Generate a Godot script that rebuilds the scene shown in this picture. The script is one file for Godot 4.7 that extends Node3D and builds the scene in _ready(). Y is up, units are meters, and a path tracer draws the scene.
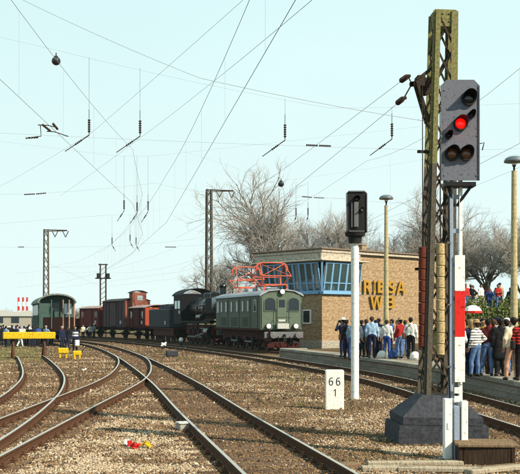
extends Node3D
# A railway yard at a station throat: tracks, old locomotives, a signal box, signals, masts and spectators.
# x to the right, y up, the tracks run away along -z. Units are metres.

class MB:
	var v := PackedVector3Array()
	var n := PackedVector3Array()
	var c := PackedColorArray()
	var col := Color(1, 1, 1)
	func tri(a: Vector3, b: Vector3, d: Vector3) -> void:   # a, b, d run counter-clockwise seen from outside
		var k := (b - a).cross(d - a).normalized()
		tri_n(a, b, d, k, k, k)
	func tri_n(a: Vector3, b: Vector3, d: Vector3, na: Vector3, nb: Vector3, nd: Vector3) -> void:
		v.append(a); v.append(d); v.append(b)
		n.append(na); n.append(nd); n.append(nb)
		c.append(col); c.append(col); c.append(col)
	func quad(a: Vector3, b: Vector3, d: Vector3, e: Vector3) -> void:
		tri(a, b, d); tri(a, d, e)
	func quad_n(a: Vector3, b: Vector3, d: Vector3, e: Vector3, na: Vector3, nb: Vector3, nd: Vector3, ne: Vector3) -> void:
		tri_n(a, b, d, na, nb, nd); tri_n(a, d, e, na, nd, ne)
	func box(p: Vector3, s: Vector3, b := Basis()) -> void:
		var x := b.x * s.x * 0.5
		var y := b.y * s.y * 0.5
		var z := b.z * s.z * 0.5
		quad(p - x - y + z, p + x - y + z, p + x + y + z, p - x + y + z)
		quad(p + x - y - z, p - x - y - z, p - x + y - z, p + x + y - z)
		quad(p + x - y + z, p + x - y - z, p + x + y - z, p + x + y + z)
		quad(p - x - y - z, p - x - y + z, p - x + y + z, p - x + y - z)
		quad(p - x + y + z, p + x + y + z, p + x + y - z, p - x + y - z)
		quad(p - x - y - z, p + x - y - z, p + x - y + z, p - x - y + z)
	func cbox(p: Vector3, s: Vector3, r: float, b := Basis()) -> void:   # a box with chamfered edges
		var h := s * 0.5
		var q := h - Vector3(r, r, r)
		var ax := [Vector3(1, 0, 0), Vector3(0, 1, 0), Vector3(0, 0, 1)]
		for i in 3:
			var u: Vector3 = ax[(i + 1) % 3]
			var w: Vector3 = ax[(i + 2) % 3]
			var k: Vector3 = ax[i]
			for sg in [-1.0, 1.0]:
				var o: Vector3 = k * h[i] * sg
				var uu: Vector3 = u * q[(i + 1) % 3] * sg
				var ww: Vector3 = w * q[(i + 2) % 3]
				quad(p + b * (o - uu - ww), p + b * (o + uu - ww), p + b * (o + uu + ww), p + b * (o - uu + ww))
			for su in [-1.0, 1.0]:
				for sw in [-1.0, 1.0]:
					var a1: Vector3 = u * h[(i + 1) % 3] * su + w * q[(i + 2) % 3] * sw
					var a2: Vector3 = u * q[(i + 1) % 3] * su + w * h[(i + 2) % 3] * sw
					var kk: Vector3 = k * q[i] * su * sw
					quad(p + b * (a1 + kk), p + b * (a1 - kk), p + b * (a2 - kk), p + b * (a2 + kk))
		for sx in [-1.0, 1.0]:
			for sy in [-1.0, 1.0]:
				for sz in [-1.0, 1.0]:
					var a := p + b * Vector3(h.x * sx, q.y * sy, q.z * sz)
					var d := p + b * Vector3(q.x * sx, h.y * sy, q.z * sz)
					var e := p + b * Vector3(q.x * sx, q.y * sy, h.z * sz)
					if sx * sy * sz > 0: tri(a, d, e)
					else: tri(a, e, d)
	func bar(a: Vector3, e: Vector3, w: float, t: float, up := Vector3.UP) -> void:   # a rectangular bar from a to e
		var z := (e - a).normalized()
		if absf(z.dot(up)) > 0.98: up = Vector3(0, 0, 1) if absf(z.z) < 0.9 else Vector3(1, 0, 0)
		var x := up.cross(z).normalized()
		var y := z.cross(x)
		box((a + e) * 0.5, Vector3(w, t, a.distance_to(e)), Basis(x, y, z))
	func tube(pts: Array, rads: Array, sides := 6, caps := true) -> void:
		var rings := []
		var m := pts.size()
		var x := Vector3.ZERO
		for i in m:
			var d: Vector3 = ((pts[mini(i + 1, m - 1)] as Vector3) - (pts[maxi(i - 1, 0)] as Vector3)).normalized()
			if x == Vector3.ZERO:
				x = d.cross(Vector3(0.13, 0.2, 0.97) if absf(d.z) < 0.8 else Vector3(0, 1, 0.1)).normalized()
			else:
				x = (x - d * x.dot(d)).normalized()
			var y := d.cross(x)
			var ring := []
			for k in sides:
				var f := TAU * k / sides
				var dir := x * cos(f) + y * sin(f)
				ring.append([(pts[i] as Vector3) + dir * float(rads[mini(i, rads.size() - 1)]), dir])
			rings.append(ring)
		for i in m - 1:
			for k in sides:
				var a = rings[i][k]
				var b = rings[i][(k + 1) % sides]
				var d2 = rings[i + 1][(k + 1) % sides]
				var e = rings[i + 1][k]
				quad_n(a[0], b[0], d2[0], e[0], a[1], b[1], d2[1], e[1])
		if caps:
			for k in sides:
				tri(pts[0], rings[0][(k + 1) % sides][0], rings[0][k][0])
				tri(pts[m - 1], rings[m - 1][k][0], rings[m - 1][(k + 1) % sides][0])
	func lathe(prof: Array, sides := 16, o := Vector3.ZERO, b := Basis()) -> void:   # prof: Vector2(radius, height) from bottom to top
		for i in prof.size() - 1:
			var p: Vector2 = prof[i]
			var q: Vector2 = prof[i + 1]
			var sl := Vector2(q.y - p.y, p.x - q.x).normalized()
			for k in sides:
				var f := TAU * k / sides
				var g := TAU * (k + 1) / sides
				var df := Vector3(cos(f), 0, -sin(f))
				var dg := Vector3(cos(g), 0, -sin(g))
				var na := b * (df * sl.x + Vector3(0, sl.y, 0))
				var nb := b * (dg * sl.x + Vector3(0, sl.y, 0))
				var a := o + b * (df * p.x + Vector3(0, p.y, 0))
				var a2 := o + b * (dg * p.x + Vector3(0, p.y, 0))
				var d := o + b * (dg * q.x + Vector3(0, q.y, 0))
				var e := o + b * (df * q.x + Vector3(0, q.y, 0))
				if p.x < 0.0001: tri_n(a, d, e, na, nb, na)
				elif q.x < 0.0001: tri_n(a, a2, d, na, nb, nb)
				else: quad_n(a, a2, d, e, na, nb, nb, na)
	func ball(p: Vector3, r: Vector3, sides := 10, rows := 6) -> void:
		for j in rows:
			for k in sides:
				var pts := []
				for q in [[j, k], [j, k + 1], [j + 1, k + 1], [j + 1, k]]:
					var t: float = PI * (float(q[0]) / rows - 0.5)
					var f: float = TAU * float(q[1]) / sides
					pts.append(Vector3(cos(t) * cos(f), sin(t), -cos(t) * sin(f)))
				var nn := []
				for q in pts: nn.append((q as Vector3 / r).normalized())
				if j == 0: tri_n(p + pts[0] * r, p + pts[2] * r, p + pts[3] * r, nn[0], nn[2], nn[3])
				elif j == rows - 1: tri_n(p + pts[0] * r, p + pts[1] * r, p + pts[2] * r, nn[0], nn[1], nn[2])
				else: quad_n(p + pts[0] * r, p + pts[1] * r, p + pts[2] * r, p + pts[3] * r, nn[0], nn[1], nn[2], nn[3])
	func prism(poly: PackedVector2Array, h: float, o := Vector3.ZERO, b := Basis()) -> void:   # a polygon in x, y pushed out along +z by h
		if Geometry2D.is_polygon_clockwise(poly): poly.reverse()
		var idx := Geometry2D.triangulate_polygon(poly)
		for i in range(0, idx.size(), 3):
			var t := [poly[idx[i]], poly[idx[i + 1]], poly[idx[i + 2]]]
			if (t[1] - t[0]).cross(t[2] - t[0]) < 0: t = [t[0], t[2], t[1]]
			tri(o + b * Vector3(t[0].x, t[0].y, h), o + b * Vector3(t[1].x, t[1].y, h), o + b * Vector3(t[2].x, t[2].y, h))
			tri(o + b * Vector3(t[0].x, t[0].y, 0), o + b * Vector3(t[2].x, t[2].y, 0), o + b * Vector3(t[1].x, t[1].y, 0))
		for i in poly.size():
			var p := poly[i]
			var q := poly[(i + 1) % poly.size()]
			quad(o + b * Vector3(p.x, p.y, 0), o + b * Vector3(q.x, q.y, 0), o + b * Vector3(q.x, q.y, h), o + b * Vector3(p.x, p.y, h))
	func mesh() -> ArrayMesh:
		var a := []
		a.resize(Mesh.ARRAY_MAX)
		a[Mesh.ARRAY_VERTEX] = v
		a[Mesh.ARRAY_NORMAL] = n
		a[Mesh.ARRAY_COLOR] = c
		var m := ArrayMesh.new()
		m.add_surface_from_arrays(Mesh.PRIMITIVE_TRIANGLES, a)
		return m

# ---------------------------------------------------------------- nodes, names, materials
var taken := {}
func numbered(called: String) -> String:
	taken[called] = int(taken.get(called, -1)) + 1
	return called if taken[called] == 0 else "%s_%03d" % [called, taken[called]]

func tag(o: Node3D, label := "", category := "", group := "", kind := "") -> Node3D:
	if label: o.set_meta("label", label)
	if category: o.set_meta("category", category)
	if group: o.set_meta("group", group)
	if kind: o.set_meta("kind", kind)
	return o

func thing(called: String, label: String, category: String, at := Vector3.ZERO, turn := 0.0, group := "") -> Node3D:
	var o := Node3D.new()
	o.name = numbered(called)
	add_child(o)
	o.position = at
	o.rotation.y = turn
	tag(o, label, category, group)
	return o

func structure(called: String, label: String, category: String) -> Node3D:
	var o := thing(called, label, category)
	o.set_meta("kind", "structure")
	return o

func part(called: String, m, material: Material, parent: Node3D, at := Vector3.ZERO, b := Basis()) -> MeshInstance3D:
	var o := MeshInstance3D.new()
	o.name = called if parent != self else numbered(called)
	o.mesh = m.mesh() if m is MB else m
	o.material_override = material
	o.transform = Transform3D(b, at)
	parent.add_child(o, true)
	return o

func copy(o: Node3D, called: String, label: String, at: Vector3, turn: float) -> Node3D:
	var r: Node3D = o.duplicate()
	r.name = numbered(called)
	add_child(r)
	r.position = at
	r.rotation.y = turn
	r.set_meta("label", label)
	return r

var M := {}
var T := {}
func lin(r: float, g: float, b: float, a := 1.0) -> Color:
	return Color(r, g, b, a).linear_to_srgb()

# a material from a real-world base colour, with a grey texture of patches or grain multiplied in and a matching relief
func mat(key: String, base: Color, rough := 0.8, metal := 0.0, tex := "grain", scale := 1.0, relief := 0.4) -> StandardMaterial3D:
	if M.has(key): return M[key]
	var m := StandardMaterial3D.new()
	m.albedo_color = base
	m.roughness = rough
	m.metallic = metal
	if rough > 0.4: m.metallic_specular = 0.22   # chalky, dusty paint and stone
	if tex:
		m.albedo_texture = T[tex]
		m.uv1_triplanar = true
		m.uv1_scale = Vector3.ONE * scale
		if relief > 0.0 and T.has(tex + "_n"):
			m.normal_enabled = true
			m.normal_texture = T[tex + "_n"]
			m.normal_scale = relief
	M[key] = m
	return m

func noise_image(size: int, freq: float, octaves: int, low: float, high: float, sd: int, power := 1.0) -> Image:
	var f := FastNoiseLite.new()
	f.seed = sd
	f.noise_type = FastNoiseLite.TYPE_SIMPLEX_SMOOTH
	f.frequency = freq
	f.fractal_octaves = octaves
	var im := f.get_seamless_image(size, size, false, false, 0.15, true)
	im.convert(Image.FORMAT_L8)
	var d := im.get_data()
	for i in d.size():
		d[i] = int(255.0 * lerpf(low, high, pow(d[i] / 255.0, power)))
	return Image.create_from_data(size, size, false, Image.FORMAT_L8, d)

func add_tex(key: String, im: Image, bump := 0.0) -> void:
	if bump > 0.0:
		var b := im.duplicate() as Image
		b.convert(Image.FORMAT_RGBA8)
		b.bump_map_to_normal_map(bump)
		T[key + "_n"] = ImageTexture.create_from_image(b)
	im.convert(Image.FORMAT_RGB8)
	T[key] = ImageTexture.create_from_image(im)

func make_textures() -> void:
	add_tex("grain", noise_image(512, 0.03, 5, 0.68, 1.0, 3), 6.0)
	add_tex("paint", noise_image(512, 0.035, 6, 0.84, 1.0, 57, 0.7), 2.0)
	var wi := noise_image(512, 0.02, 6, 0.0, 1.0, 88)
	var wb := wi.get_data()
	for i in wb.size(): wb[i] = int(255 * (lerpf(0.72, 1.0, smoothstep(0.1, 0.24, wb[i] / 255.0)) - 0.08 * (1.0 - wb[i] / 255.0)))   # chips and specks
	add_tex("worn", Image.create_from_data(512, 512, false, Image.FORMAT_L8, wb), 1.5)
	add_tex("folds", noise_image(512, 0.011, 3, 0.8, 1.0, 71), 14.0)
	# woven checks and stripes for shirts
	var ck := PackedByteArray()
	ck.resize(128 * 128)
	for y in 128:
		for x in 128:
			ck[y * 128 + x] = int(255 * (1.0 - 0.3 * float((x / 8) % 2) - 0.3 * float((y / 8) % 2)))
	add_tex("check", Image.create_from_data(128, 128, false, Image.FORMAT_L8, ck))
	var sp := PackedByteArray()
	sp.resize(128 * 128)
	for y in 128:
		for x in 128:
			sp[y * 128 + x] = 255 if (y / 16) % 2 else 95
	add_tex("stripe", Image.create_from_data(128, 128, false, Image.FORMAT_L8, sp))
	add_tex("patch", noise_image(512, 0.014, 6, 0.68, 1.0, 9, 0.8), 4.0)
	add_tex("soil", noise_image(1024, 0.02, 6, 0.35, 1.0, 21), 9.0)
	add_tex("dirty", noise_image(512, 0.022, 6, 0.55, 1.0, 33, 0.6), 3.0)
	# wood: long fibres along v
	var rng := RandomNumberGenerator.new()
	rng.seed = 5
	var fn := FastNoiseLite.new()
	fn.seed = 8
	fn.frequency = 1.0
	var wd := PackedByteArray()
	wd.resize(256 * 256)
	for y in 256:
		for x in 256:
			var g := fn.get_noise_2d(x * 0.11, y * 0.006) * 0.5 + fn.get_noise_2d(x * 0.4 + 90, y * 0.015) * 0.35
			wd[y * 256 + x] = int(255 * clampf(0.75 + g * 0.5, 0.3, 1.0))
	add_tex("wood", Image.create_from_data(256, 256, false, Image.FORMAT_L8, wd), 4.0)
	# brick wall seen from too far away to pick single bricks apart: 8 stretchers by 26 courses
	var s := 512
	var bi := Image.create_empty(s, s, false, Image.FORMAT_RGB8)
	var tone := []
	for i in 26 * 8: tone.append(rng.randf())
	for y in s:
		var fy := y * 26.0 / s
		var row := int(fy)
		for x in s:
			var fx := x * 8.0 / s + (0.5 if row % 2 else 0.0)
			var t: float = tone[row * 8 + int(fx) % 8]
			var j: bool = (fy - row) < 0.16 or (fx - floorf(fx)) < 0.05
			var g := fn.get_noise_2d(x * 0.35, y * 0.35) * 0.07
			var stain := fn.get_noise_2d(x * 0.02 + 40, y * 0.012) * 0.12
			var k := 0.7 + 0.17 * (t - 0.5) + g + stain
			bi.set_pixel(x, y, Color(0.53 + g, 0.47 + g, 0.38 + g) if j else Color(k, k * (0.87 + 0.05 * t), k * (0.73 + 0.08 * t)))
	T["brick"] = ImageTexture.create_from_image(bi)

# ---------------------------------------------------------------- lines of the tracks (x, depth)
func spline(ctrl: Array, step := 1.0) -> PackedVector2Array:
	var out := PackedVector2Array()
	var p := [ctrl[0] * 2.0 - ctrl[1]] + ctrl + [ctrl[-1] * 2.0 - ctrl[-2]]
	for i in range(1, p.size() - 2):
		var m := maxi(2, int((p[i + 1] - p[i]).length() / step))
		for k in m:
			out.append((p[i] as Vector2).cubic_interpolate(p[i + 1], p[i - 1], p[i + 2], float(k) / m))
	out.append(ctrl[-1])
	return out

func shifted(l: PackedVector2Array, d: float) -> PackedVector2Array:   # d metres to the right of a line that runs away
	var out := PackedVector2Array()
	for i in l.size():
		var t := (l[mini(i + 1, l.size() - 1)] - l[maxi(i - 1, 0)]).normalized()
		out.append(l[i] + Vector2(t.y, -t.x) * d)
	return out

func x_at(l: PackedVector2Array, depth: float) -> float:
	for i in l.size() - 1:
		if depth <= l[i + 1].y:
			return lerpf(l[i].x, l[i + 1].x, (depth - l[i].y) / (l[i + 1].y - l[i].y))
	return l[-1].x

func along(l: PackedVector2Array, start: float, s: float) -> Array:   # the point s metres past depth start, and its heading
	var p := Vector2(x_at(l, start), start)
	var i := 0
	while l[i + 1].y < start: i += 1
	while s > 0 and i < l.size() - 1:
		var q := l[i + 1]
		var d := p.distance_to(q)
		if d >= s:
			return [p.lerp(q, s / d), atan2(p.x - q.x, q.y - p.y)]
		s -= d
		p = q
		i += 1
	return [p, 0.0]

const RAIL_FOOT := 0.02
const RAIL_TOP := 0.172

func rail_mesh(l: PackedVector2Array, drop := 0.0) -> MB:
	var m := MB.new()
	var prof := [Vector2(-0.065, 0), Vector2(0.065, 0), Vector2(0.065, 0.012), Vector2(0.012, 0.032), Vector2(0.012, 0.112), Vector2(0.037, 0.122), Vector2(0.037, 0.144), Vector2(0.03, 0.15), Vector2(-0.03, 0.15), Vector2(-0.037, 0.144), Vector2(-0.037, 0.122), Vector2(-0.012, 0.112), Vector2(-0.012, 0.032), Vector2(-0.065, 0.012)]
	var rings := []
	for i in l.size():
		var t := (l[mini(i + 1, l.size() - 1)] - l[maxi(i - 1, 0)]).normalized()
		var r := []
		for p in prof:
			r.append(Vector3(l[i].x + t.y * p.x, RAIL_FOOT - drop + p.y, -l[i].y + t.x * p.x))
		rings.append(r)
	for i in l.size() - 1:
		for k in prof.size():
			var k2 := (k + 1) % prof.size()
			m.quad(rings[i][k], rings[i + 1][k], rings[i + 1][k2], rings[i][k2])
	return m

func strip_mesh(l: PackedVector2Array, w: float, y: float) -> MB:
	var m := MB.new()
	var a := shifted(l, -w / 2)
	var b := shifted(l, w / 2)
	for i in l.size() - 1:
		m.quad(Vector3(a[i].x, y, -a[i].y), Vector3(b[i].x, y, -b[i].y), Vector3(b[i + 1].x, y, -b[i + 1].y), Vector3(a[i + 1].x, y, -a[i + 1].y))
	return m

var sleeper_mesh: ArrayMesh
var plate_mesh: ArrayMesh
func lay_track(called: String, label: String, l: PackedVector2Array, sleeper_from: float, sleeper_to: float, drop := 0.0) -> Node3D:
	var t := structure(called, label, "railway track")
	for d in [-0.7525, 0.7525]:
		var r := shifted(l, d)
		var rail := part("rail", rail_mesh(r, drop), M.rust, t)
		part("running_surface", strip_mesh(r, 0.058, RAIL_TOP - drop + 0.001), M.polished, rail)
	if sleeper_mesh == null:
		var b := MB.new()
		b.cbox(Vector3.ZERO, Vector3(2.5, 0.16, 0.25), 0.018)
		sleeper_mesh = b.mesh()
		b = MB.new()
		b.cbox(Vector3(0, 0.012, 0), Vector3(0.34, 0.024, 0.17), 0.005)
		for sx in [-0.11, 0.11]:
			b.cbox(Vector3(sx, 0.035, 0), Vector3(0.075, 0.03, 0.1), 0.008)
			b.lathe([Vector2(0, 0.05), Vector2(0.022, 0.05), Vector2(0.022, 0.075), Vector2(0, 0.08)], 6, Vector3(sx, 0, 0))
		plate_mesh = b.mesh()
	var rng := RandomNumberGenerator.new()
	rng.seed = hash(called)
	var s := 0.0
	while true:
		var a := along(l, sleeper_from, s)
		var p: Vector2 = a[0]
		if p.y > sleeper_to: break
		var o := part("sleeper", sleeper_mesh, [M.sleeper_a, M.sleeper_b, M.sleeper_c][rng.randi() % 3], t, Vector3(p.x, RAIL_FOOT - drop - 0.084 + rng.randf_range(-0.004, 0.002), -p.y), Basis(Vector3.UP, float(a[1]) + rng.randf_range(-0.012, 0.012)))
		if p.y < 40.0:
			for d in [-0.7525, 0.7525]:
				part("tie_plate", plate_mesh, M.rust, o, Vector3(d, 0.081, 0))
		s += 0.65 if p.y < 70 else 1.3
	return t

# ---------------------------------------------------------------- people: tapered capsules joined by a smooth minimum, meshed as surface nets
func skin_over(bones: Array, cell: float, k: float, into: MB) -> void:
	var lo := Vector3.ONE * 1e6
	var hi := -lo
	for b in bones:
		var r := maxf(b[2], b[3]) + cell * 2
		for q in [b[0], b[1]]:
			lo = lo.min(q - Vector3.ONE * r)
			hi = hi.max(q + Vector3.ONE * r)
	var nx := int((hi.x - lo.x) / cell) + 2
	var ny := int((hi.y - lo.y) / cell) + 2
	var nz := int((hi.z - lo.z) / cell) + 2
	var f := PackedFloat32Array()
	f.resize(nx * ny * nz)
	f.fill(9.0)
	for b in bones:
		var a: Vector3 = b[0]
		var ab: Vector3 = b[1] - a
		var l2 := maxf(ab.length_squared(), 1e-6)
		var ra: float = b[2]
		var rb: float = b[3]
		var r := maxf(ra, rb) + k + cell
		var i0 := ((b[0] as Vector3).min(b[1]) - Vector3.ONE * r - lo) / cell
		var i1 := ((b[0] as Vector3).max(b[1]) + Vector3.ONE * r - lo) / cell
		for z in range(maxi(0, int(i0.z)), mini(nz, int(i1.z) + 2)):
			for y in range(maxi(0, int(i0.y)), mini(ny, int(i1.y) + 2)):
				for x in range(maxi(0, int(i0.x)), mini(nx, int(i1.x) + 2)):
					var p := lo + Vector3(x, y, z) * cell - a
					var t := clampf(p.dot(ab) / l2, 0, 1)
					var d := (p - ab * t).length() - lerpf(ra, rb, t)
					var i := (z * ny + y) * nx + x
					var e := f[i]
					var h := maxf(k - absf(e - d), 0.0) / k
					f[i] = minf(e, d) - h * h * k * 0.25
	var sy := nx
	var sz := nx * ny
	var id := PackedInt32Array()
	id.resize(f.size())
	id.fill(-1)
	var pts := PackedVector3Array()
	var corner := [0, 1, sy, sy + 1, sz, sz + 1, sz + sy, sz + sy + 1]
	var edges := [[0, 1], [2, 3], [4, 5], [6, 7], [0, 2], [1, 3], [4, 6], [5, 7], [0, 4], [1, 5], [2, 6], [3, 7]]
	for z in nz - 1:
		for y in ny - 1:
			for x in nx - 1:
				var i := z * sz + y * sy + x
				var neg := 0
				for q in corner:
					if f[i + q] < 0: neg += 1
				if neg == 0 or neg == 8: continue
				var sum := Vector3.ZERO
				var cnt := 0
				for e in edges:
					var fa := f[i + corner[e[0]]]
					var fb := f[i + corner[e[1]]]
					if (fa < 0) != (fb < 0):
						var t := fa / (fa - fb)
						var pa := Vector3(e[0] & 1, (e[0] >> 1) & 1, e[0] >> 2)
						var pb := Vector3(e[1] & 1, (e[1] >> 1) & 1, e[1] >> 2)
						sum += pa.lerp(pb, t)
						cnt += 1
				id[i] = pts.size()
				pts.append(lo + (Vector3(x, y, z) + sum / cnt) * cell)
	var quads := []
	var nrm := PackedVector3Array()
	nrm.resize(pts.size())
	var st := [1, sy, sz]
	for z in range(1, nz - 1):
		for y in range(1, ny - 1):
			for x in range(1, nx - 1):
				var i := z * sz + y * sy + x
				for ax in 3:
					var fa := f[i]
					var fb := f[i + st[ax]]
					if (fa < 0) == (fb < 0): continue
					var u: int = st[(ax + 1) % 3]
					var w: int = st[(ax + 2) % 3]
					var q := [id[i - u - w], id[i - w], id[i], id[i - u]]
					if q.min() < 0: continue
					if fa >= 0: q = [q[3], q[2], q[1], q[0]]
					quads.append(q)
					var nn := (pts[q[2]] - pts[q[0]]).cross(pts[q[3]] - pts[q[1]])
					for j in q: nrm[j] += nn
	for q in quads:
		into.quad_n(pts[q[0]], pts[q[1]], pts[q[2]], pts[q[3]], nrm[q[0]].normalized(), nrm[q[1]].normalized(), nrm[q[2]].normalized(), nrm[q[3]].normalized())

var people_seen := 0
var figures := {}
# meshes of one pose: bare figure, top, trousers or skirt, shoes, hair. The figure faces +z.
func figure(pose: String) -> Dictionary:
	if figures.has(pose): return figures[pose]
	var V := func(x, y, z): return Vector3(x, y, z)
	var sh := 0.185
	var hipx := 0.09
	# joints: elbows and hands of the right (x < 0) and left arm, knees, ankles
	var el := [Vector3(-0.25, 1.15, -0.03), Vector3(0.25, 1.15, -0.03)]
	var ha := [Vector3(-0.25, 0.89, 0.04), Vector3(0.25, 0.89, 0.04)]
	var kn := [Vector3(-0.1, 0.5, 0.02), Vector3(0.1, 0.5, 0.02)]
	var an := [Vector3(-0.11, 0.09, 0.0), Vector3(0.11, 0.09, 0.0)]
	var lean := 0.0
	var look := Vector3(0, 0, 0.0)
	match pose:
		"camera":
			el = [Vector3(-0.3, 1.24, 0.14), Vector3(0.3, 1.24, 0.14)]
			ha = [Vector3(-0.12, 1.52, 0.2), Vector3(0.12, 1.52, 0.2)]
		"hip":
			el = [Vector3(-0.4, 1.19, -0.07), Vector3(0.27, 1.16, -0.02)]
			ha = [Vector3(-0.19, 1.03, 0.04), Vector3(0.22, 0.92, 0.1)]
			kn[1] = Vector3(0.15, 0.5, 0.07)
			an[1] = Vector3(0.19, 0.09, 0.05)
		"folded":
			el = [Vector3(-0.27, 1.16, 0.03), Vector3(0.27, 1.16, 0.03)]
			ha = [Vector3(0.1, 1.2, 0.19), Vector3(-0.1, 1.17, 0.2)]
			an = [Vector3(-0.15, 0.09, 0.0), Vector3(0.14, 0.09, 0.03)]
		"walk":
			el = [Vector3(-0.25, 1.17, -0.12), Vector3(0.25, 1.16, 0.06)]
			ha = [Vector3(-0.25, 0.92, -0.1), Vector3(0.23, 0.95, 0.2)]
			kn = [Vector3(-0.09, 0.51, 0.12), Vector3(0.09, 0.49, -0.03)]
			an = [Vector3(-0.09, 0.09, 0.2), Vector3(0.1, 0.12, -0.24)]
	var coat := pose == "coat" or pose == "skirt"
	var neck := Vector3(0, 1.47, -0.01)
	var torso := func(g: float) -> Array:
		return [[Vector3(-0.075, 1.0, 0), Vector3(-0.095, 1.3, 0), 0.095 + g, 0.105 + g], [Vector3(0.075, 1.0, 0), Vector3(0.095, 1.3, 0), 0.095 + g, 0.105 + g], [Vector3(-sh + 0.02, 1.4, -0.01), Vector3(sh - 0.02, 1.4, -0.01), 0.062 + g, 0.062 + g], [Vector3(0, 1.2, 0), neck, 0.1 + g, 0.058 + g]]
	var arms := func(g: float, cut: float) -> Array:
		var out := []
		for i in 2:
			var s := Vector3(-sh if i == 0 else sh, 1.4, -0.01)
			out.append([s, el[i], 0.05 + g, 0.041 + g])
			out.append([el[i], (el[i] as Vector3).lerp(ha[i], cut), 0.04 + g, 0.03 + g])
		return out
	var legs := func(g: float) -> Array:
		var out := [[Vector3(-0.07, 0.97, -0.01), Vector3(0.07, 0.97, -0.01), 0.105 + g, 0.105 + g]]
		for i in 2:
			out.append([Vector3(-hipx if i == 0 else hipx, 0.9, -0.01), kn[i], 0.082 + g, 0.056 + g])
			out.append([kn[i], (kn[i] as Vector3).lerp(an[i], 0.35) + Vector3(0, 0, -0.015), 0.055 + g, 0.055 + g])
			out.append([(kn[i] as Vector3).lerp(an[i], 0.35) + Vector3(0, 0, -0.015), an[i], 0.055 + g, 0.037 + g])
		return out
	var body := MB.new()
	var bones: Array = torso.call(-0.012) + arms.call(-0.008, 1.0) + legs.call(-0.012)
	bones.append([neck, Vector3(0, 1.56, 0.0), 0.055, 0.05])
	skin_over(bones, 0.026, 0.05, body)
	# head with jaw, nose and ears on a finer grid, hands with palm and fingers
	skin_over([[Vector3(0, 1.665, -0.022), Vector3(0, 1.655, 0.018), 0.085, 0.08], [Vector3(0, 1.6, 0.02), Vector3(0, 1.575, 0.05), 0.06, 0.035], [Vector3(0, 1.645, 0.09), Vector3(0, 1.618, 0.108), 0.009, 0.014], [Vector3(-0.084, 1.645, 0), Vector3(-0.086, 1.615, 0), 0.014, 0.01], [Vector3(0.084, 1.645, 0), Vector3(0.086, 1.615, 0), 0.014, 0.01], [Vector3(-0.022, 1.578, 0.075), Vector3(0.022, 1.578, 0.075), 0.012, 0.012], [Vector3(0, 1.5, -0.01), Vector3(0, 1.6, -0.005), 0.052, 0.05]], 0.011, 0.025, body)
	for i in 2:
		var d: Vector3 = ((ha[i] as Vector3) - (el[i] as Vector3)).normalized()
		var sd := (Vector3(0, 0, 1) if absf(d.z) < 0.7 else Vector3(1, 0, 0))
		sd = (sd - d * sd.dot(d)).normalized()
		var inw := d.cross(sd) * (1.0 if i == 0 else -1.0)
		var w: Vector3 = ha[i]
		var hb := [[w, w + d * 0.05, 0.026, 0.028], [w + d * 0.04 - sd * 0.022, w + d * 0.085 - sd * 0.025, 0.016, 0.014], [w + d * 0.04 + sd * 0.022, w + d * 0.085 + sd * 0.025, 0.016, 0.014]]
		skin_over(hb, 0.011, 0.02, body)
		for q in 4:
			var o := sd * (0.031 - q * 0.02)
			var ln: float = [0.065, 0.078, 0.07, 0.055][q]
			body.tube([w + d * 0.085 + o, w + d * (0.09 + ln * 0.55) + o + inw * 0.012, w + d * (0.088 + ln) + o + inw * 0.04], [0.0095, 0.009, 0.006], 5)
		body.tube([w + d * 0.03 + sd * 0.028, w + d * 0.065 + sd * 0.055 + inw * 0.015, w + d * 0.095 + sd * 0.058 + inw * 0.03], [0.013, 0.011, 0.007], 5)
	var top := MB.new()
	var tb: Array = torso.call(0.012) + arms.call(0.014, 0.9)
	tb.append([Vector3(-0.08, 0.95, 0), Vector3(-0.08, 1.0, 0), 0.112, 0.112])
	tb.append([Vector3(0.08, 0.95, 0), Vector3(0.08, 1.0, 0), 0.112, 0.112])
	tb.append([Vector3(0, 1.45, -0.035), Vector3(0, 1.49, -0.03), 0.07, 0.066])
	if pose == "coat":
		for q in [-1.0, 1.0]: tb.append([Vector3(q * 0.08, 0.95, 0), Vector3(q * 0.11, 0.62, 0), 0.115, 0.13])
		tb.append([Vector3(0, 0.9, 0.0), Vector3(0, 0.62, 0), 0.12, 0.14])
	skin_over(tb, 0.022, 0.045, top)
	var low := MB.new()
	if pose == "skirt":
		var sb := []
		for q in [-1.0, 1.0]: sb.append([Vector3(q * 0.06, 0.97, 0), Vector3(q * 0.13, 0.5, 0), 0.115, 0.13])
		sb.append([Vector3(0, 0.95, 0.0), Vector3(0, 0.5, 0), 0.12, 0.15])
		skin_over(sb, 0.022, 0.05, low)
	else:
		skin_over(legs.call(0.014), 0.022, 0.03, low)
	var shoes := MB.new()
	for i in 2:
		var a: Vector3 = an[i]
		skin_over([[a + Vector3(0, -0.035, -0.03), a + Vector3(0, -0.045, 0.11), 0.045, 0.036], [a + Vector3(0, -0.03, -0.01), a + Vector3(0, 0.005, -0.005), 0.046, 0.046]], 0.013, 0.02, shoes)
	var hair := MB.new()
	skin_over([[Vector3(0, 1.678, -0.035), Vector3(0, 1.69, 0.005), 0.09, 0.08], [Vector3(0, 1.62, -0.06), Vector3(0, 1.58, -0.05), 0.062, 0.05], [Vector3(-0.06, 1.66, -0.02), Vector3(0.06, 1.66, -0.02), 0.034, 0.034]], 0.012, 0.03, hair)
	var longhair := MB.new()
	skin_over([[Vector3(0, 1.678, -0.035), Vector3(0, 1.69, 0.005), 0.094, 0.084], [Vector3(0, 1.62, -0.06), Vector3(0, 1.46, -0.085), 0.08, 0.06], [Vector3(-0.07, 1.66, -0.02), Vector3(-0.085, 1.5, -0.03), 0.035, 0.03], [Vector3(0.07, 1.66, -0.02), Vector3(0.085, 1.5, -0.03), 0.035, 0.03]], 0.013, 0.03, longhair)
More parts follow.
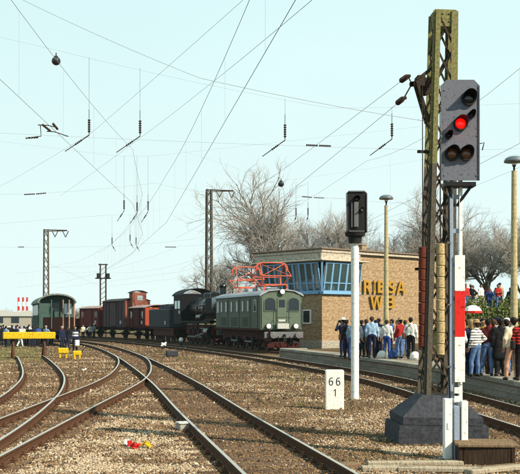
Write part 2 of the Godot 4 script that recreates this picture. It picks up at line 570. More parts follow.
	var eyes := MB.new()
	for q in [-0.031, 0.031]: eyes.ball(Vector3(q, 1.645, 0.087), Vector3(0.012, 0.006, 0.006), 6, 4)
	figures[pose] = {"body": body.mesh(), "top": top.mesh(), "low": low.mesh(), "shoes": shoes.mesh(), "hair": hair.mesh(), "longhair": longhair.mesh(), "eyes": eyes.mesh()}
	return figures[pose]

func cloth(key: String) -> StandardMaterial3D:
	var cols := {"navy": [0.015, 0.02, 0.05], "black": [0.012, 0.012, 0.014], "denim": [0.09, 0.16, 0.32], "paleblue": [0.3, 0.45, 0.62], "white": [0.75, 0.74, 0.7], "cream": [0.7, 0.58, 0.42], "red": [0.45, 0.03, 0.03], "maroon": [0.07, 0.012, 0.015], "brown": [0.09, 0.05, 0.03], "grey": [0.2, 0.2, 0.21], "tan": [0.35, 0.24, 0.13], "pink": [0.6, 0.3, 0.28], "blue": [0.04, 0.09, 0.3], "green": [0.05, 0.09, 0.05], "ochre": [0.4, 0.24, 0.05], "teal": [0.03, 0.14, 0.16], "skin": [0.5, 0.27, 0.18]}
	var a: Array = cols[key]
	return mat("cloth_" + key, lin(a[0] * 1.1, a[1] * 1.1, a[2] * 1.1), 0.9, 0.0, "folds", 1.3, 1.6)

# spec: pose, top, lower, hair colour, long hair
func person(at: Vector3, turn: float, tall: float, pose: String, top: String, low: String, hair: String, label: String, group: String, long_hair := false) -> Node3D:
	var f := figure(pose)
	var o := thing("person", label, "person", at, turn, group)
	var s := Basis().scaled(Vector3.ONE * tall / 1.77)
	var b := part("body", f.body, M.skin, o, Vector3.ZERO, s)
	part("eyes", f.eyes, M.eye, b)
	part("hair", f.longhair if long_hair else f.hair, mat("hair_" + hair, {"dark": lin(0.02, 0.013, 0.01), "brown": lin(0.07, 0.038, 0.02), "fair": lin(0.4, 0.27, 0.12), "grey": lin(0.35, 0.34, 0.33)}[hair], 0.55, 0.0, "grain", 12.0, 1.0), b)
	var tm: Material = cloth(top)
	people_seen += 1
	if people_seen % 5 == 2 and top not in ["black", "navy", "maroon"]:
		tm = mat("check_" + top, cloth(top).albedo_color, 0.9, 0.0, "check", 4.0, 0.0)
	elif people_seen % 7 == 3 and top not in ["black", "navy", "maroon"]:
		tm = mat("stripe_" + top, cloth(top).albedo_color, 0.9, 0.0, "stripe", 3.0, 0.0)
	part("jacket" if pose != "coat" else "coat", f.top, tm, b)
	part("trousers" if pose != "skirt" else "skirt", f.low, cloth(low), b)
	part("shoes", f.shoes, M.shoe, b)
	if people_seen % 3 == 0:
		var bag := MB.new()
		bag.cbox(Vector3(0.27, 0.98, -0.08), Vector3(0.11, 0.25, 0.3), 0.03)
		bag.tube([Vector3(0.25, 1.08, -0.02), Vector3(0.16, 1.3, -0.13), Vector3(-0.02, 1.47, -0.1), Vector3(-0.1, 1.49, 0.0), Vector3(-0.02, 1.35, 0.14), Vector3(0.2, 1.1, 0.12)], [0.014], 5)
		part("shoulder_bag", bag, mat("leather_%d" % (people_seen % 2), lin(0.12, 0.06, 0.03) if people_seen % 2 else lin(0.03, 0.03, 0.03), 0.6, 0.0, "grain", 4.0), b)
	if people_seen % 6 == 1:
		var hat := MB.new()
		hat.lathe([Vector2(0.15, 1.7), Vector2(0.152, 1.71), Vector2(0.105, 1.72), Vector2(0.1, 1.78), Vector2(0.06, 1.81), Vector2(0, 1.815)], 16, Vector3(0, 0, -0.015))
		part("hat", hat, cloth(["white", "tan", "navy", "brown"][(people_seen / 6) % 4]), b)
	if pose == "camera":
		var cam := MB.new()
		cam.cbox(Vector3(0, 1.63, 0.19), Vector3(0.14, 0.09, 0.06), 0.012)
		cam.lathe([Vector2(0.032, 0), Vector2(0.034, 0.07), Vector2(0, 0.07)], 12, Vector3(0, 1.63, 0.21), Basis(Vector3.RIGHT, PI / 2))
		part("camera", cam, M.black_paint, b)
	return o

# ---------------------------------------------------------------- ground, stones, platform
var track_a: PackedVector2Array
var track_b: PackedVector2Array
var track_s: PackedVector2Array
var track_m: PackedVector2Array
var track_n: PackedVector2Array
var track_c: PackedVector2Array
var land := FastNoiseLite.new()

func ground_y(x: float, z: float) -> float:
	var y := land.get_noise_2d(x * 6, z * 6) * 0.02 - 0.002
	var d := -z
	if d > 8 and d < 130:
		var rise := smoothstep(9.0, 11.5, x - x_at(track_n, clampf(d, 21, 149))) if d > 46 else 0.0
		y += rise * 0.25
	# far away the land rolls a little
	var far := maxf(absf(x) - 60, d - 190)
	if far > 0: y += smoothstep(0, 300, far) * (3.0 + land.get_noise_2d(x * 0.12, z * 0.12) * 5.0)
	return y

func build_ground() -> void:
	var xs := []
	var zs := []
	for x in [-2600, -1500, -900, -550, -350, -220, -140, -95, -70, -52, -42]: xs.append(float(x))
	var q := -36.0
	while q <= 26.0:
		xs.append(q)
		q += 0.5
	for x in [32, 40, 52, 70, 95, 140, 220, 350, 550, 900, 1500, 2600]: xs.append(float(x))
	for z in [60, 30, 15, 8, 4]: zs.append(float(z))
	q = 0.0
	while q > -64.0:
		zs.append(q)
		q -= 0.4
	while q > -150.0:
		zs.append(q)
		q -= 1.2
	for z in [160, 175, 195, 220, 260, 320, 400, 520, 700, 1000, 1500, 2600]: zs.append(-float(z))
	var m := MB.new()
	var tone := FastNoiseLite.new()
	tone.seed = 77
	tone.frequency = 0.05
	tone.fractal_octaves = 4
	var st := SurfaceTool.new()
	st.begin(Mesh.PRIMITIVE_TRIANGLES)
	var nx := xs.size()
	for z in zs:
		for x in xs:
			var k := tone.get_noise_2d(x * 4, z * 4)
			var k2 := tone.get_noise_2d(x * 1.2 + 300, z * 1.2)
			var c := Color(0.195, 0.124, 0.067).lerp(Color(0.32, 0.226, 0.132), clampf(0.5 + k * 1.4, 0, 1))
			c = c.lerp(Color(0.15, 0.085, 0.045), clampf(k2 * 1.6, 0, 0.7))
			var grass := 0.0
			if -z < 60 and x > 1.0 and x < x_at(track_m, clampf(-z, 9, 146)) - 1.4: grass = clampf(k2 * 1.8 + 0.05, 0, 0.45)
			if x < x_at(track_a, clampf(-z, 5, 140)) - 5.5 and -z > 48: grass = clampf(0.2 + k * 1.2, 0, 0.6)
			if absf(x) > 45 or -z > 160: grass = 0.85
			c = c.lerp(Color(0.2, 0.21, 0.075), grass)
			st.set_color(c)
			st.add_vertex(Vector3(x, ground_y(x, z), z))
	for j in zs.size() - 1:
		for i in nx - 1:
			var a := j * nx + i
			for t in [a, a + nx, a + 1, a + 1, a + nx, a + nx + 1]: st.add_index(t)
	st.generate_normals()
	var gm := StandardMaterial3D.new()
	gm.vertex_color_use_as_albedo = true
	gm.albedo_texture = T.soil
	gm.albedo_color = Color(1, 1, 1)
	gm.uv1_triplanar = true
	gm.uv1_world_triplanar = true
	gm.uv1_scale = Vector3.ONE * 0.55
	gm.normal_enabled = true
	gm.normal_texture = T.soil_n
	gm.normal_scale = 1.2
	gm.roughness = 1.0
	gm.metallic_specular = 0.15
	var g := part("ground", st.commit(), gm, self)
	tag(g, "brown earth and trodden ballast of the railway yard", "ground", "", "structure")

func stone_shape(sd: int) -> ArrayMesh:
	var rng := RandomNumberGenerator.new()
	rng.seed = sd
	var t := (1.0 + sqrt(5.0)) / 2.0
	var p := [Vector3(-1, t, 0), Vector3(1, t, 0), Vector3(-1, -t, 0), Vector3(1, -t, 0), Vector3(0, -1, t), Vector3(0, 1, t), Vector3(0, -1, -t), Vector3(0, 1, -t), Vector3(t, 0, -1), Vector3(t, 0, 1), Vector3(-t, 0, -1), Vector3(-t, 0, 1)]
	for i in 12:
		p[i] = p[i].normalized() * rng.randf_range(0.65, 1.15) * Vector3(1, 0.72, 0.85)
	var m := MB.new()
	for f in [[0, 11, 5], [0, 5, 1], [0, 1, 7], [0, 7, 10], [0, 10, 11], [1, 5, 9], [5, 11, 4], [11, 10, 2], [10, 7, 6], [7, 1, 8], [3, 9, 4], [3, 4, 2], [3, 2, 6], [3, 6, 8], [3, 8, 9], [4, 9, 5], [2, 4, 11], [6, 2, 10], [8, 6, 7], [9, 8, 1]]:
		m.tri(p[f[0]], p[f[1]], p[f[2]])
	return m.mesh()

func scatter_stones() -> void:
	var rng := RandomNumberGenerator.new()
	rng.seed = 2024
	var tone := FastNoiseLite.new()
	tone.seed = 5
	tone.frequency = 0.16
	tone.fractal_octaves = 3
	var rails := []
	for l in [track_a, track_b, track_s, track_m]:
		for d in [-0.7525, 0.7525]: rails.append(shifted(l, d))
	var lists := [[], [], [], []]
	var shades := [[], [], [], []]
	for band in [[11.5, 18.0, 1900.0, 0.018], [18.0, 26.0, 1000.0, 0.021], [26.0, 36.0, 420.0, 0.026], [36.0, 60.0, 120.0, 0.034], [60.0, 95.0, 26.0, 0.046]]:
		var d: float = band[0]
		while d < band[1]:
			var rx := []
			for r in rails: rx.append(x_at(r, d))
			var x0 := -0.30 * d - 1.5
			var x1 := 0.30 * d + 1.5
			var cnt := int((x1 - x0) * 0.25 * float(band[2]))
			var ma := x_at(track_m, d)
			var aa := x_at(track_a, d)
			for i in cnt:
				var x := rng.randf_range(x0, x1)
				if x > ma + 1.9: continue
				var dd := d + rng.randf() * 0.25
				var gap := 9.0
				for r in rx: gap = minf(gap, absf(x - r))
				if gap < 0.1: continue
				var kn := tone.get_noise_2d(x * 2, dd * 2)
				var pale := clampf(0.16 + kn * 0.8, 0.0, 1.0)
				# washed gravel lies heaped outside the near rails, rusty fine stuff between the rails
				if d < 24 and (x < aa - 1.0 and x > -3.6 or x > aa + 2.2 and x < ma - 2.6 and d < 17.5): pale = clampf(0.2 + tone.get_noise_2d(x * 4, dd * 4) * 1.3 + 0.46 * smoothstep(25.0, 17.0, d), 0, 1)
				elif absf(x - aa) < 0.7: pale *= 0.4
				if rng.randf() > 0.35 + pale * 0.65: continue
				var r := rng.randf_range(0.5, 1.35) * float(band[3])
				if rng.randf() < 0.05: r *= 1.7
				var b := Basis.from_euler(Vector3(rng.randf() * TAU, rng.randf() * TAU, rng.randf() * TAU)).scaled(Vector3.ONE * r)
				var o := Transform3D(b, Vector3(x, ground_y(x, -dd) + r * rng.randf_range(-0.1, 0.45), -dd))
				var w := rng.randi() % 4
				var c := Color(0.24, 0.146, 0.077).lerp(Color(0.125, 0.082, 0.052), rng.randf())
				if rng.randf() < pale * 0.8: c = Color(0.28, 0.2, 0.125).lerp(Color(0.52, 0.44, 0.335), pow(rng.randf(), 1.4))
				elif rng.randf() < 0.25: c = Color(0.05, 0.04, 0.035)
				lists[w].append(o)
				shades[w].append(c)
			d += 0.25
	var sm := StandardMaterial3D.new()
	sm.vertex_color_use_as_albedo = true
	sm.roughness = 0.95
	sm.metallic_specular = 0.2
	for w in 4:
		var mm := MultiMesh.new()
		mm.transform_format = MultiMesh.TRANSFORM_3D
		mm.use_colors = true
		mm.mesh = stone_shape(40 + w)
		mm.instance_count = lists[w].size()
		for i in lists[w].size():
			mm.set_instance_transform(i, lists[w][i])
			mm.set_instance_color(i, shades[w][i])
		var o := MultiMeshInstance3D.new()
		o.name = numbered("ballast_gravel")
		o.multimesh = mm
		o.material_override = sm
		add_child(o)
		tag(o, "loose brown and cream ballast stones strewn round the tracks", "gravel", "ballast stones of the yard", "stuff")

func build_grass() -> void:
	var rng := RandomNumberGenerator.new()
	rng.seed = 91
	var b := MB.new()
	for k in 7:
		var f := rng.randf() * TAU
		var o := Vector3(cos(f), 0, sin(f)) * 0.02
		var tip := o + Vector3(cos(f) * rng.randf_range(0.02, 0.07), rng.randf_range(0.06, 0.13), sin(f) * rng.randf_range(0.02, 0.07))
		var w := Vector3(-sin(f), 0, cos(f)) * 0.006
		b.tri(o - w, o + w, tip)
	var mm := MultiMesh.new()
	mm.transform_format = MultiMesh.TRANSFORM_3D
	mm.use_colors = true
	mm.mesh = b.mesh()
	var ts := []
	for i in 9000:
		var d := rng.randf_range(19, 75)
		var left := rng.randf() < 0.4
		var x := 0.0
		if left:
			d = rng.randf_range(50, 78)
			x = x_at(track_a, d) - rng.randf_range(5, 12)
		else:
			x = x_at(track_m, d) - rng.randf_range(1.7, 4.4)
			if land.get_noise_2d(x * 9, d * 9) < 0.38: continue
		ts.append(Transform3D(Basis(Vector3.UP, rng.randf() * TAU).scaled(Vector3.ONE * rng.randf_range(0.5, 1.2)), Vector3(x, ground_y(x, -d) - 0.005, -d)))
	mm.instance_count = ts.size()
	for i in ts.size():
		mm.set_instance_transform(i, ts[i])
		mm.set_instance_color(i, Color(0.09, 0.13, 0.025).lerp(Color(0.22, 0.2, 0.07), rng.randf()))
	var o := MultiMeshInstance3D.new()
	o.name = "grass"
	o.multimesh = mm
	var gm := StandardMaterial3D.new()
	gm.vertex_color_use_as_albedo = true
	gm.roughness = 0.9
	o.material_override = gm
	add_child(o)
	tag(o, "sparse green grass tufts on the ballast between the tracks", "grass", "", "stuff")

var platform_edge: PackedVector2Array
const PLATFORM_TOP := 0.57
func build_platform() -> void:
	var t := structure("platform", "low station platform with stone edge beside the track", "platform")
	var near := shifted(track_m, 1.78)
	var edge := PackedVector2Array()
	for p in near:
		if p.y > 14.0 and p.y < 57.5: edge.append(p)
	platform_edge = edge
	var back := PackedVector2Array()
	for i in edge.size():
		var lim := x_at(track_n, maxf(edge[i].y, 21)) - 1.8
		back.append(Vector2(maxf(edge[i].x + 0.9, minf(lim, edge[i].x + 9.0)), edge[i].y))
	var deck := MB.new()
	for i in edge.size() - 1:
		var a := Vector3(edge[i].x + 0.44, PLATFORM_TOP - 0.012, -edge[i].y)
		var b := Vector3(back[i].x, PLATFORM_TOP - 0.012, -back[i].y)
		var c := Vector3(back[i + 1].x, PLATFORM_TOP - 0.012, -back[i + 1].y)
		var d := Vector3(edge[i + 1].x + 0.44, PLATFORM_TOP - 0.012, -edge[i + 1].y)
		deck.quad(a, b, c, d)
		var dn := Vector3(0, -0.8, 0)
		deck.quad(b, b + dn, c + dn, c)
		deck.quad(a + dn, a, d, d + dn)
		if i == edge.size() - 2: deck.quad(c, c + dn, d + dn, d)
	part("deck", deck, M.platform_deck, t)
	# edge: a facing wall of blocks and coping stones laid end to end
	var rng := RandomNumberGenerator.new()
	rng.seed = 12
	var cm := MB.new()
	cm.cbox(Vector3.ZERO, Vector3(0.5, 0.14, 0.985), 0.02)
	var cop := cm.mesh()
	cm = MB.new()
	cm.cbox(Vector3.ZERO, Vector3(0.34, 0.24, 0.98), 0.015)
	var blk := cm.mesh()
	var s := 0.5
	while true:
		var a := along(edge, edge[0].y, s)
		var p: Vector2 = a[0]
		if p.y > 57.0: break
		var bs := Basis(Vector3.UP, float(a[1]))
		part("coping_stone", cop, M.coping_a if rng.randf() < 0.5 else M.coping_b, t, Vector3(p.x, PLATFORM_TOP - 0.07 + rng.randf_range(-0.006, 0.004), -p.y) + bs.x * 0.2, bs)
		for k in 2:
			part("facing_block", blk, M.facing_a if rng.randf() < 0.5 else M.facing_b, t, Vector3(p.x, PLATFORM_TOP - 0.262 - k * 0.243, -p.y) + bs.x * (0.21 + rng.randf_range(0, 0.01)), bs)
		s += 1.0
	# the end of the platform: low concrete steps
	var e := along(edge, edge[0].y, s - 0.2)
	var ep: Vector2 = e[0]
	var eb := Basis(Vector3.UP, float(e[1]))
	for k in 3:
		var st := MB.new()
		st.cbox(Vector3.ZERO, Vector3(1.6, 0.57 - k * 0.17, 0.5), 0.02)
		part("step", st, M.coping_a, t, Vector3(ep.x, (0.57 - k * 0.17) / 2, -ep.y) + eb.x * 0.75 - eb.z * (0.28 + k * 0.5), eb)

func build_bank() -> void:
	# a grassy bank behind the platform
	var t := structure("embankment", "grassy bank behind the station platform", "bank")
	var st := SurfaceTool.new()
	st.begin(Mesh.PRIMITIVE_TRIANGLES)
	st.set_smooth_group(0)
	var nx := 60
	var nz := 26
	for j in nz + 1:
		for i in nx + 1:
			var x := 13.0 + i * 1.0
			var z := -58.0 - j * 1.2
			var h := smoothstep(0, 5.5, -z - 58) * 3.5 * smoothstep(13, 17.5, x)
			st.set_color(Color(0.1, 0.14, 0.03).lerp(Color(0.2, 0.19, 0.07), clampf(0.4 + land.get_noise_2d(x * 4, z * 4), 0, 1)))
			st.add_vertex(Vector3(x, h + land.get_noise_2d(x * 5, z * 5) * 0.12 * h + (-0.4 if h < 0.05 else 0.0), z))
	for j in nz:
		for i in nx:
			var a := j * (nx + 1) + i
			for q in [a, a + nx + 1, a + 1, a + 1, a + nx + 1, a + nx + 2]: st.add_index(q)
	st.generate_normals()
	var gm := StandardMaterial3D.new()
	gm.vertex_color_use_as_albedo = true
	gm.albedo_texture = T.grain
	gm.uv1_triplanar = true
	gm.uv1_scale = Vector3.ONE * 0.8
	gm.roughness = 1.0
	part("slope", st.commit(), gm, t)

# ---------------------------------------------------------------- signal box
func build_signal_box() -> void:
	# local axes: origin at the corner that points to the yard; +x along the long wall with the name, -z along the wall facing the tracks
	var o := thing("signal_box", "two storey brick signal box with blue corner glazing and yellow name letters", "building", Vector3(4.711, 0.000, -75.000), 0.736)
	var L := 14.6
	var D := 7.4
	var sill := 4.2
	var head := 6.62
	var wall := MB.new()
	wall.box(Vector3(L / 2, sill / 2, -D / 2), Vector3(L, sill, D))
	part("wall", wall, M.brick, o)
	var plinth := MB.new()
	plinth.cbox(Vector3(L / 2, 0.3, -D / 2), Vector3(L + 0.12, 0.6, D + 0.12), 0.03)
	part("plinth", plinth, M.concrete, o)
	var up := MB.new()   # upper storey: closed walls round the back, glazing round the corner
	up.box(Vector3((4.1 + L) / 2, (sill + 7.3) / 2, -0.16), Vector3(L - 4.1, 7.3 - sill, 0.32))
	up.box(Vector3(L - 0.16, (sill + 7.3) / 2, -D / 2), Vector3(0.32, 7.3 - sill, D - 0.66))
	up.box(Vector3(L / 2, (sill + 7.3) / 2, -D + 0.16), Vector3(L, 7.3 - sill, 0.32))
	part("upper_wall", up, M.brick, o)
	var lintel := MB.new()
	lintel.box(Vector3(1.9, 7.0, 0.12), Vector3(4.4, 0.6, 0.2))
	lintel.box(Vector3(-0.12, 7.0, -D / 2 - 0.05), Vector3(0.2, 0.596, D - 0.12))
	part("lintel", lintel, M.fascia, o)
	var roof := MB.new()
	roof.cbox(Vector3(L / 2, 7.44, -D / 2), Vector3(L + 0.5, 0.22, D + 0.5), 0.03)
	var rf := part("roof", roof, M.fascia, o)
	var top := MB.new()
	top.cbox(Vector3(L / 2, 7.63, -D / 2), Vector3(L + 0.7, 0.13, D + 0.7), 0.03)
	part("roof_edge", top, M.roof_felt, rf)
	var flue := MB.new()
	flue.cbox(Vector3(9.5, 8.1, -4.5), Vector3(0.6, 0.9, 0.6), 0.02)
	flue.cbox(Vector3(9.5, 8.6, -4.5), Vector3(0.72, 0.09, 0.72), 0.02)
	part("chimney", flue, M.brick, rf)
	# canopy above the glazing
	var can := MB.new()
	can.cbox(Vector3(1.95, 6.74, -0.05), Vector3(5.3, 0.12, 1.5), 0.03)
	can.cbox(Vector3(0.05, 6.735, -D / 2 - 0.3), Vector3(1.5, 0.11, D - 0.7), 0.03)
	part("canopy", can, M.fascia, o)
	# blue sill band
	var band := MB.new()
	band.cbox(Vector3(2.02, sill + 0.06, 0.06), Vector3(4.2, 0.2, 0.34), 0.02)
	band.cbox(Vector3(-0.06, sill + 0.065, -D / 2 - 0.06), Vector3(0.34, 0.19, D - 0.32), 0.02)
	part("sill_band", band, M.blue_paint, o)
	var floor_in := MB.new()
	floor_in.box(Vector3(5, sill + 0.02, -D / 2), Vector3(9.3, 0.05, D - 0.9))
	part("control_room_floor", floor_in, M.dark_wood, o)
	var desk := MB.new()
	desk.cbox(Vector3(2.6, sill + 0.55, -3.2), Vector3(1.0, 1.1, 3.2), 0.03)
	part("lever_frame", desk, M.grey_metal, o)
	# windows: frame, upright bars and panes, the tops leaning outward
	var h := head - sill - 0.16
	for side in 2:
		var count := 5 if side == 0 else 10
		var run := 4.05 if side == 0 else D - 0.4
		var w := run / count
		for i in count:
			var c := (i + 0.5) * w
			var at := Vector3(c, sill + 0.16, 0.1) if side == 0 else Vector3(-0.1, sill + 0.16, -c)
			var bs := Basis(Vector3.UP, 0.0 if side == 0 else -PI / 2) * Basis(Vector3.RIGHT, 0.15)
			var f := MB.new()
			f.box(Vector3(-w / 2 + 0.04, h / 2, 0), Vector3(0.08, h, 0.1))
			f.box(Vector3(w / 2 - 0.04, h / 2, 0), Vector3(0.076, h, 0.1))
			f.box(Vector3(0, 0.05, 0), Vector3(w - 0.16, 0.1, 0.09))
			f.box(Vector3(0, h - 0.05, 0), Vector3(w - 0.16, 0.1, 0.09))
			f.box(Vector3(0, h * 0.3, 0), Vector3(w - 0.16, 0.08, 0.08))
			var win := part("window", f, M.blue_paint, o, at, bs)
			for q in [[0.1, h * 0.3 - 0.04], [h * 0.3 + 0.04, h - 0.1]]:
				var g := MB.new()
				g.box(Vector3(0, (q[0] + q[1]) / 2, -0.01), Vector3(w - 0.16, q[1] - q[0], 0.012))
				part("pane", g, M.glass, win)
			if i % 3 == 0:
				var cu := MB.new()
				for k in 6:
					var x0 := -w * 0.42 + k * 0.05
					cu.quad(Vector3(x0, 0.2, -0.16 + 0.025 * (k % 2)), Vector3(x0 + 0.05, 0.2, -0.16 + 0.025 * ((k + 1) % 2)), Vector3(x0 + 0.05, h - 0.15, -0.16 + 0.025 * ((k + 1) % 2)), Vector3(x0, h - 0.15, -0.16 + 0.025 * (k % 2)))
				part("curtain", cu, M.curtain, win)
	var post := MB.new()
	post.bar(Vector3(-0.1, sill + 0.16, 0.1), Vector3(-0.46, head, 0.46), 0.16, 0.16)
	part("corner_post", post, M.blue_paint, o)
	# small window low in the shaded wall
	var sw := MB.new()
	for s in [-1, 1]:
		sw.box(Vector3(-0.04, 2.45, -1.6 + s * 0.42), Vector3(0.12, 1.1, 0.1))
		sw.box(Vector3(-0.04, 2.45 + s * 0.5, -1.6), Vector3(0.118, 0.1, 0.74))
	var swp := part("window", sw, M.white_paint, o)
	var pg := MB.new()
	pg.box(Vector3(-0.02, 2.45, -1.6), Vector3(0.06, 0.9, 0.74))
	part("pane", pg, M.glass_dark, swp)
	# the name in raised letters
	var font := SystemFont.new()
	font.font_names = PackedStringArray(["Droid Sans"])
	font.font_weight = 600
	for q in [["R", 4.53, 0.9, 4.36], ["I", 5.7, 0.26, 4.36], ["E", 6.2, 0.82, 4.36], ["S", 7.45, 0.92, 4.36], ["A", 8.55, 1.08, 4.36], ["W", 5.3, 1.5, 3.14], ["3", 7.32, 0.95, 3.14]]:
		var tm := TextMesh.new()
		tm.text = q[0]
		tm.font = font
		tm.font_size = 96
		tm.pixel_size = 0.0135
		tm.depth = 0.1
		tm.curve_step = 2.0
		var ab := tm.get_aabb()
		var lb := Basis().scaled(Vector3(float(q[2]) / ab.size.x, 0.98 / ab.size.y, 1))
		part("letter", tm, M.letter_yellow, o, Vector3(q[1], q[3], 0.12) - lb * ab.position, lb)

# ---------------------------------------------------------------- masts
func lattice(o: Node3D, y0: float, y1: float, w0: float, w1: float, pitch: float, leg: float, each: bool, mleg: Material, mbrace: Material) -> void:
	for sx in [-1, 1]:
		for sz in [-1, 1]:
			var m := MB.new()
			var cut := 0.62 if each else 0.0   # the lower length of the near mast is bare dark steel
			for piece in ([[0.0, cut], [cut, 1.0]] if each else [[0.0, 1.0]]):
				m = MB.new()
				var a := Vector3(sx * w0 / 2, y0, sz * w0 / 2).lerp(Vector3(sx * w1 / 2, y1, sz * w1 / 2), piece[0])
				var b := Vector3(sx * w0 / 2, y0, sz * w0 / 2).lerp(Vector3(sx * w1 / 2, y1, sz * w1 / 2), piece[1])
				# an angle section: two thin plates
				m.bar(a, b, leg * 0.14, leg, Vector3(1, 0, 0))
				m.bar(a - Vector3(sx * leg * 0.5, 0, -sz * leg * 0.42), b - Vector3(sx * leg * 0.5, 0, -sz * leg * 0.42), leg, leg * 0.14, Vector3(0, 0, 1))
				part("leg", m, M.mast_steel if each and piece[0] == 0.0 else mleg, o)
	var n := int((y1 - y0) / pitch)
	var all := MB.new()
	for i in n:
		var f0 := float(i) / n
		var f1 := float(i + 1) / n
		for s in 4:
			var ends := []
			for q in [[f0, -1], [f1, 1], [f0, 1], [f1, -1]]:
				var w: float = lerpf(w0, w1, q[0]) / 2
				var y: float = lerpf(y0, y1, q[0])
				var u: float = q[1] * (w - leg * 0.3)
				ends.append([Vector3(u, y, w), Vector3(-u, y, -w), Vector3(w, y, -u), Vector3(-w, y, u)][s])
			for k in 2:
				var m: MB = MB.new() if each else all
				var off: Vector3 = [Vector3(0, 0, 1), Vector3(0, 0, -1), Vector3(1, 0, 0), Vector3(-1, 0, 0)][s] * (leg * 0.12 * (k * 2 - 1))
				m.bar(ends[k * 2] + off, ends[k * 2 + 1] + off, leg * 0.14, leg * 0.42, [Vector3(1, 0, 0), Vector3(1, 0, 0), Vector3(0, 0, 1), Vector3(0, 0, 1)][s])
				if each: part("brace", m, mbrace, o)
	if not each: part("lattice", all, mbrace, o)

func rough(m: MB, a: Vector3, b: Vector3, c: Vector3, d: Vector3) -> void:   # a weathered concrete face
	var n := 12
	var pt := func(i: int, j: int) -> Vector3:
		var p := a.lerp(b, float(i) / n).lerp(d.lerp(c, float(i) / n), float(j) / n)
		return p + Vector3(land.get_noise_3d(p.x * 150, p.y * 150, p.z * 150), land.get_noise_3d(p.x * 150 + 70, p.y * 150, p.z * 150), land.get_noise_3d(p.x * 150, p.y * 150 + 90, p.z * 150)) * 0.012
	for i in n:
		for j in n: m.quad(pt.call(i, j), pt.call(i + 1, j), pt.call(i + 1, j + 1), pt.call(i, j + 1))

func insulator(a: Vector3, b: Vector3, r := 0.06, sheds := 5) -> MB:
	var m := MB.new()
	var y := (b - a).normalized()
	var x := y.cross(Vector3(0.3, 0.1, 0.9)).normalized()
	var bs := Basis(x, y, x.cross(y))
	var l := a.distance_to(b)
	var prof := [Vector2(0, 0), Vector2(r * 0.4, 0)]
	for i in sheds:
		var h0 := l * (i + 0.2) / sheds
		prof.append(Vector2(r * 0.4, h0))
		prof.append(Vector2(r, h0 + l * 0.2 / sheds))
		prof.append(Vector2(r * 0.45, h0 + l * 0.55 / sheds))
	prof.append(Vector2(r * 0.4, l))
	prof.append(Vector2(0, l))
	m.lathe(prof, 8, a, bs)
	return m

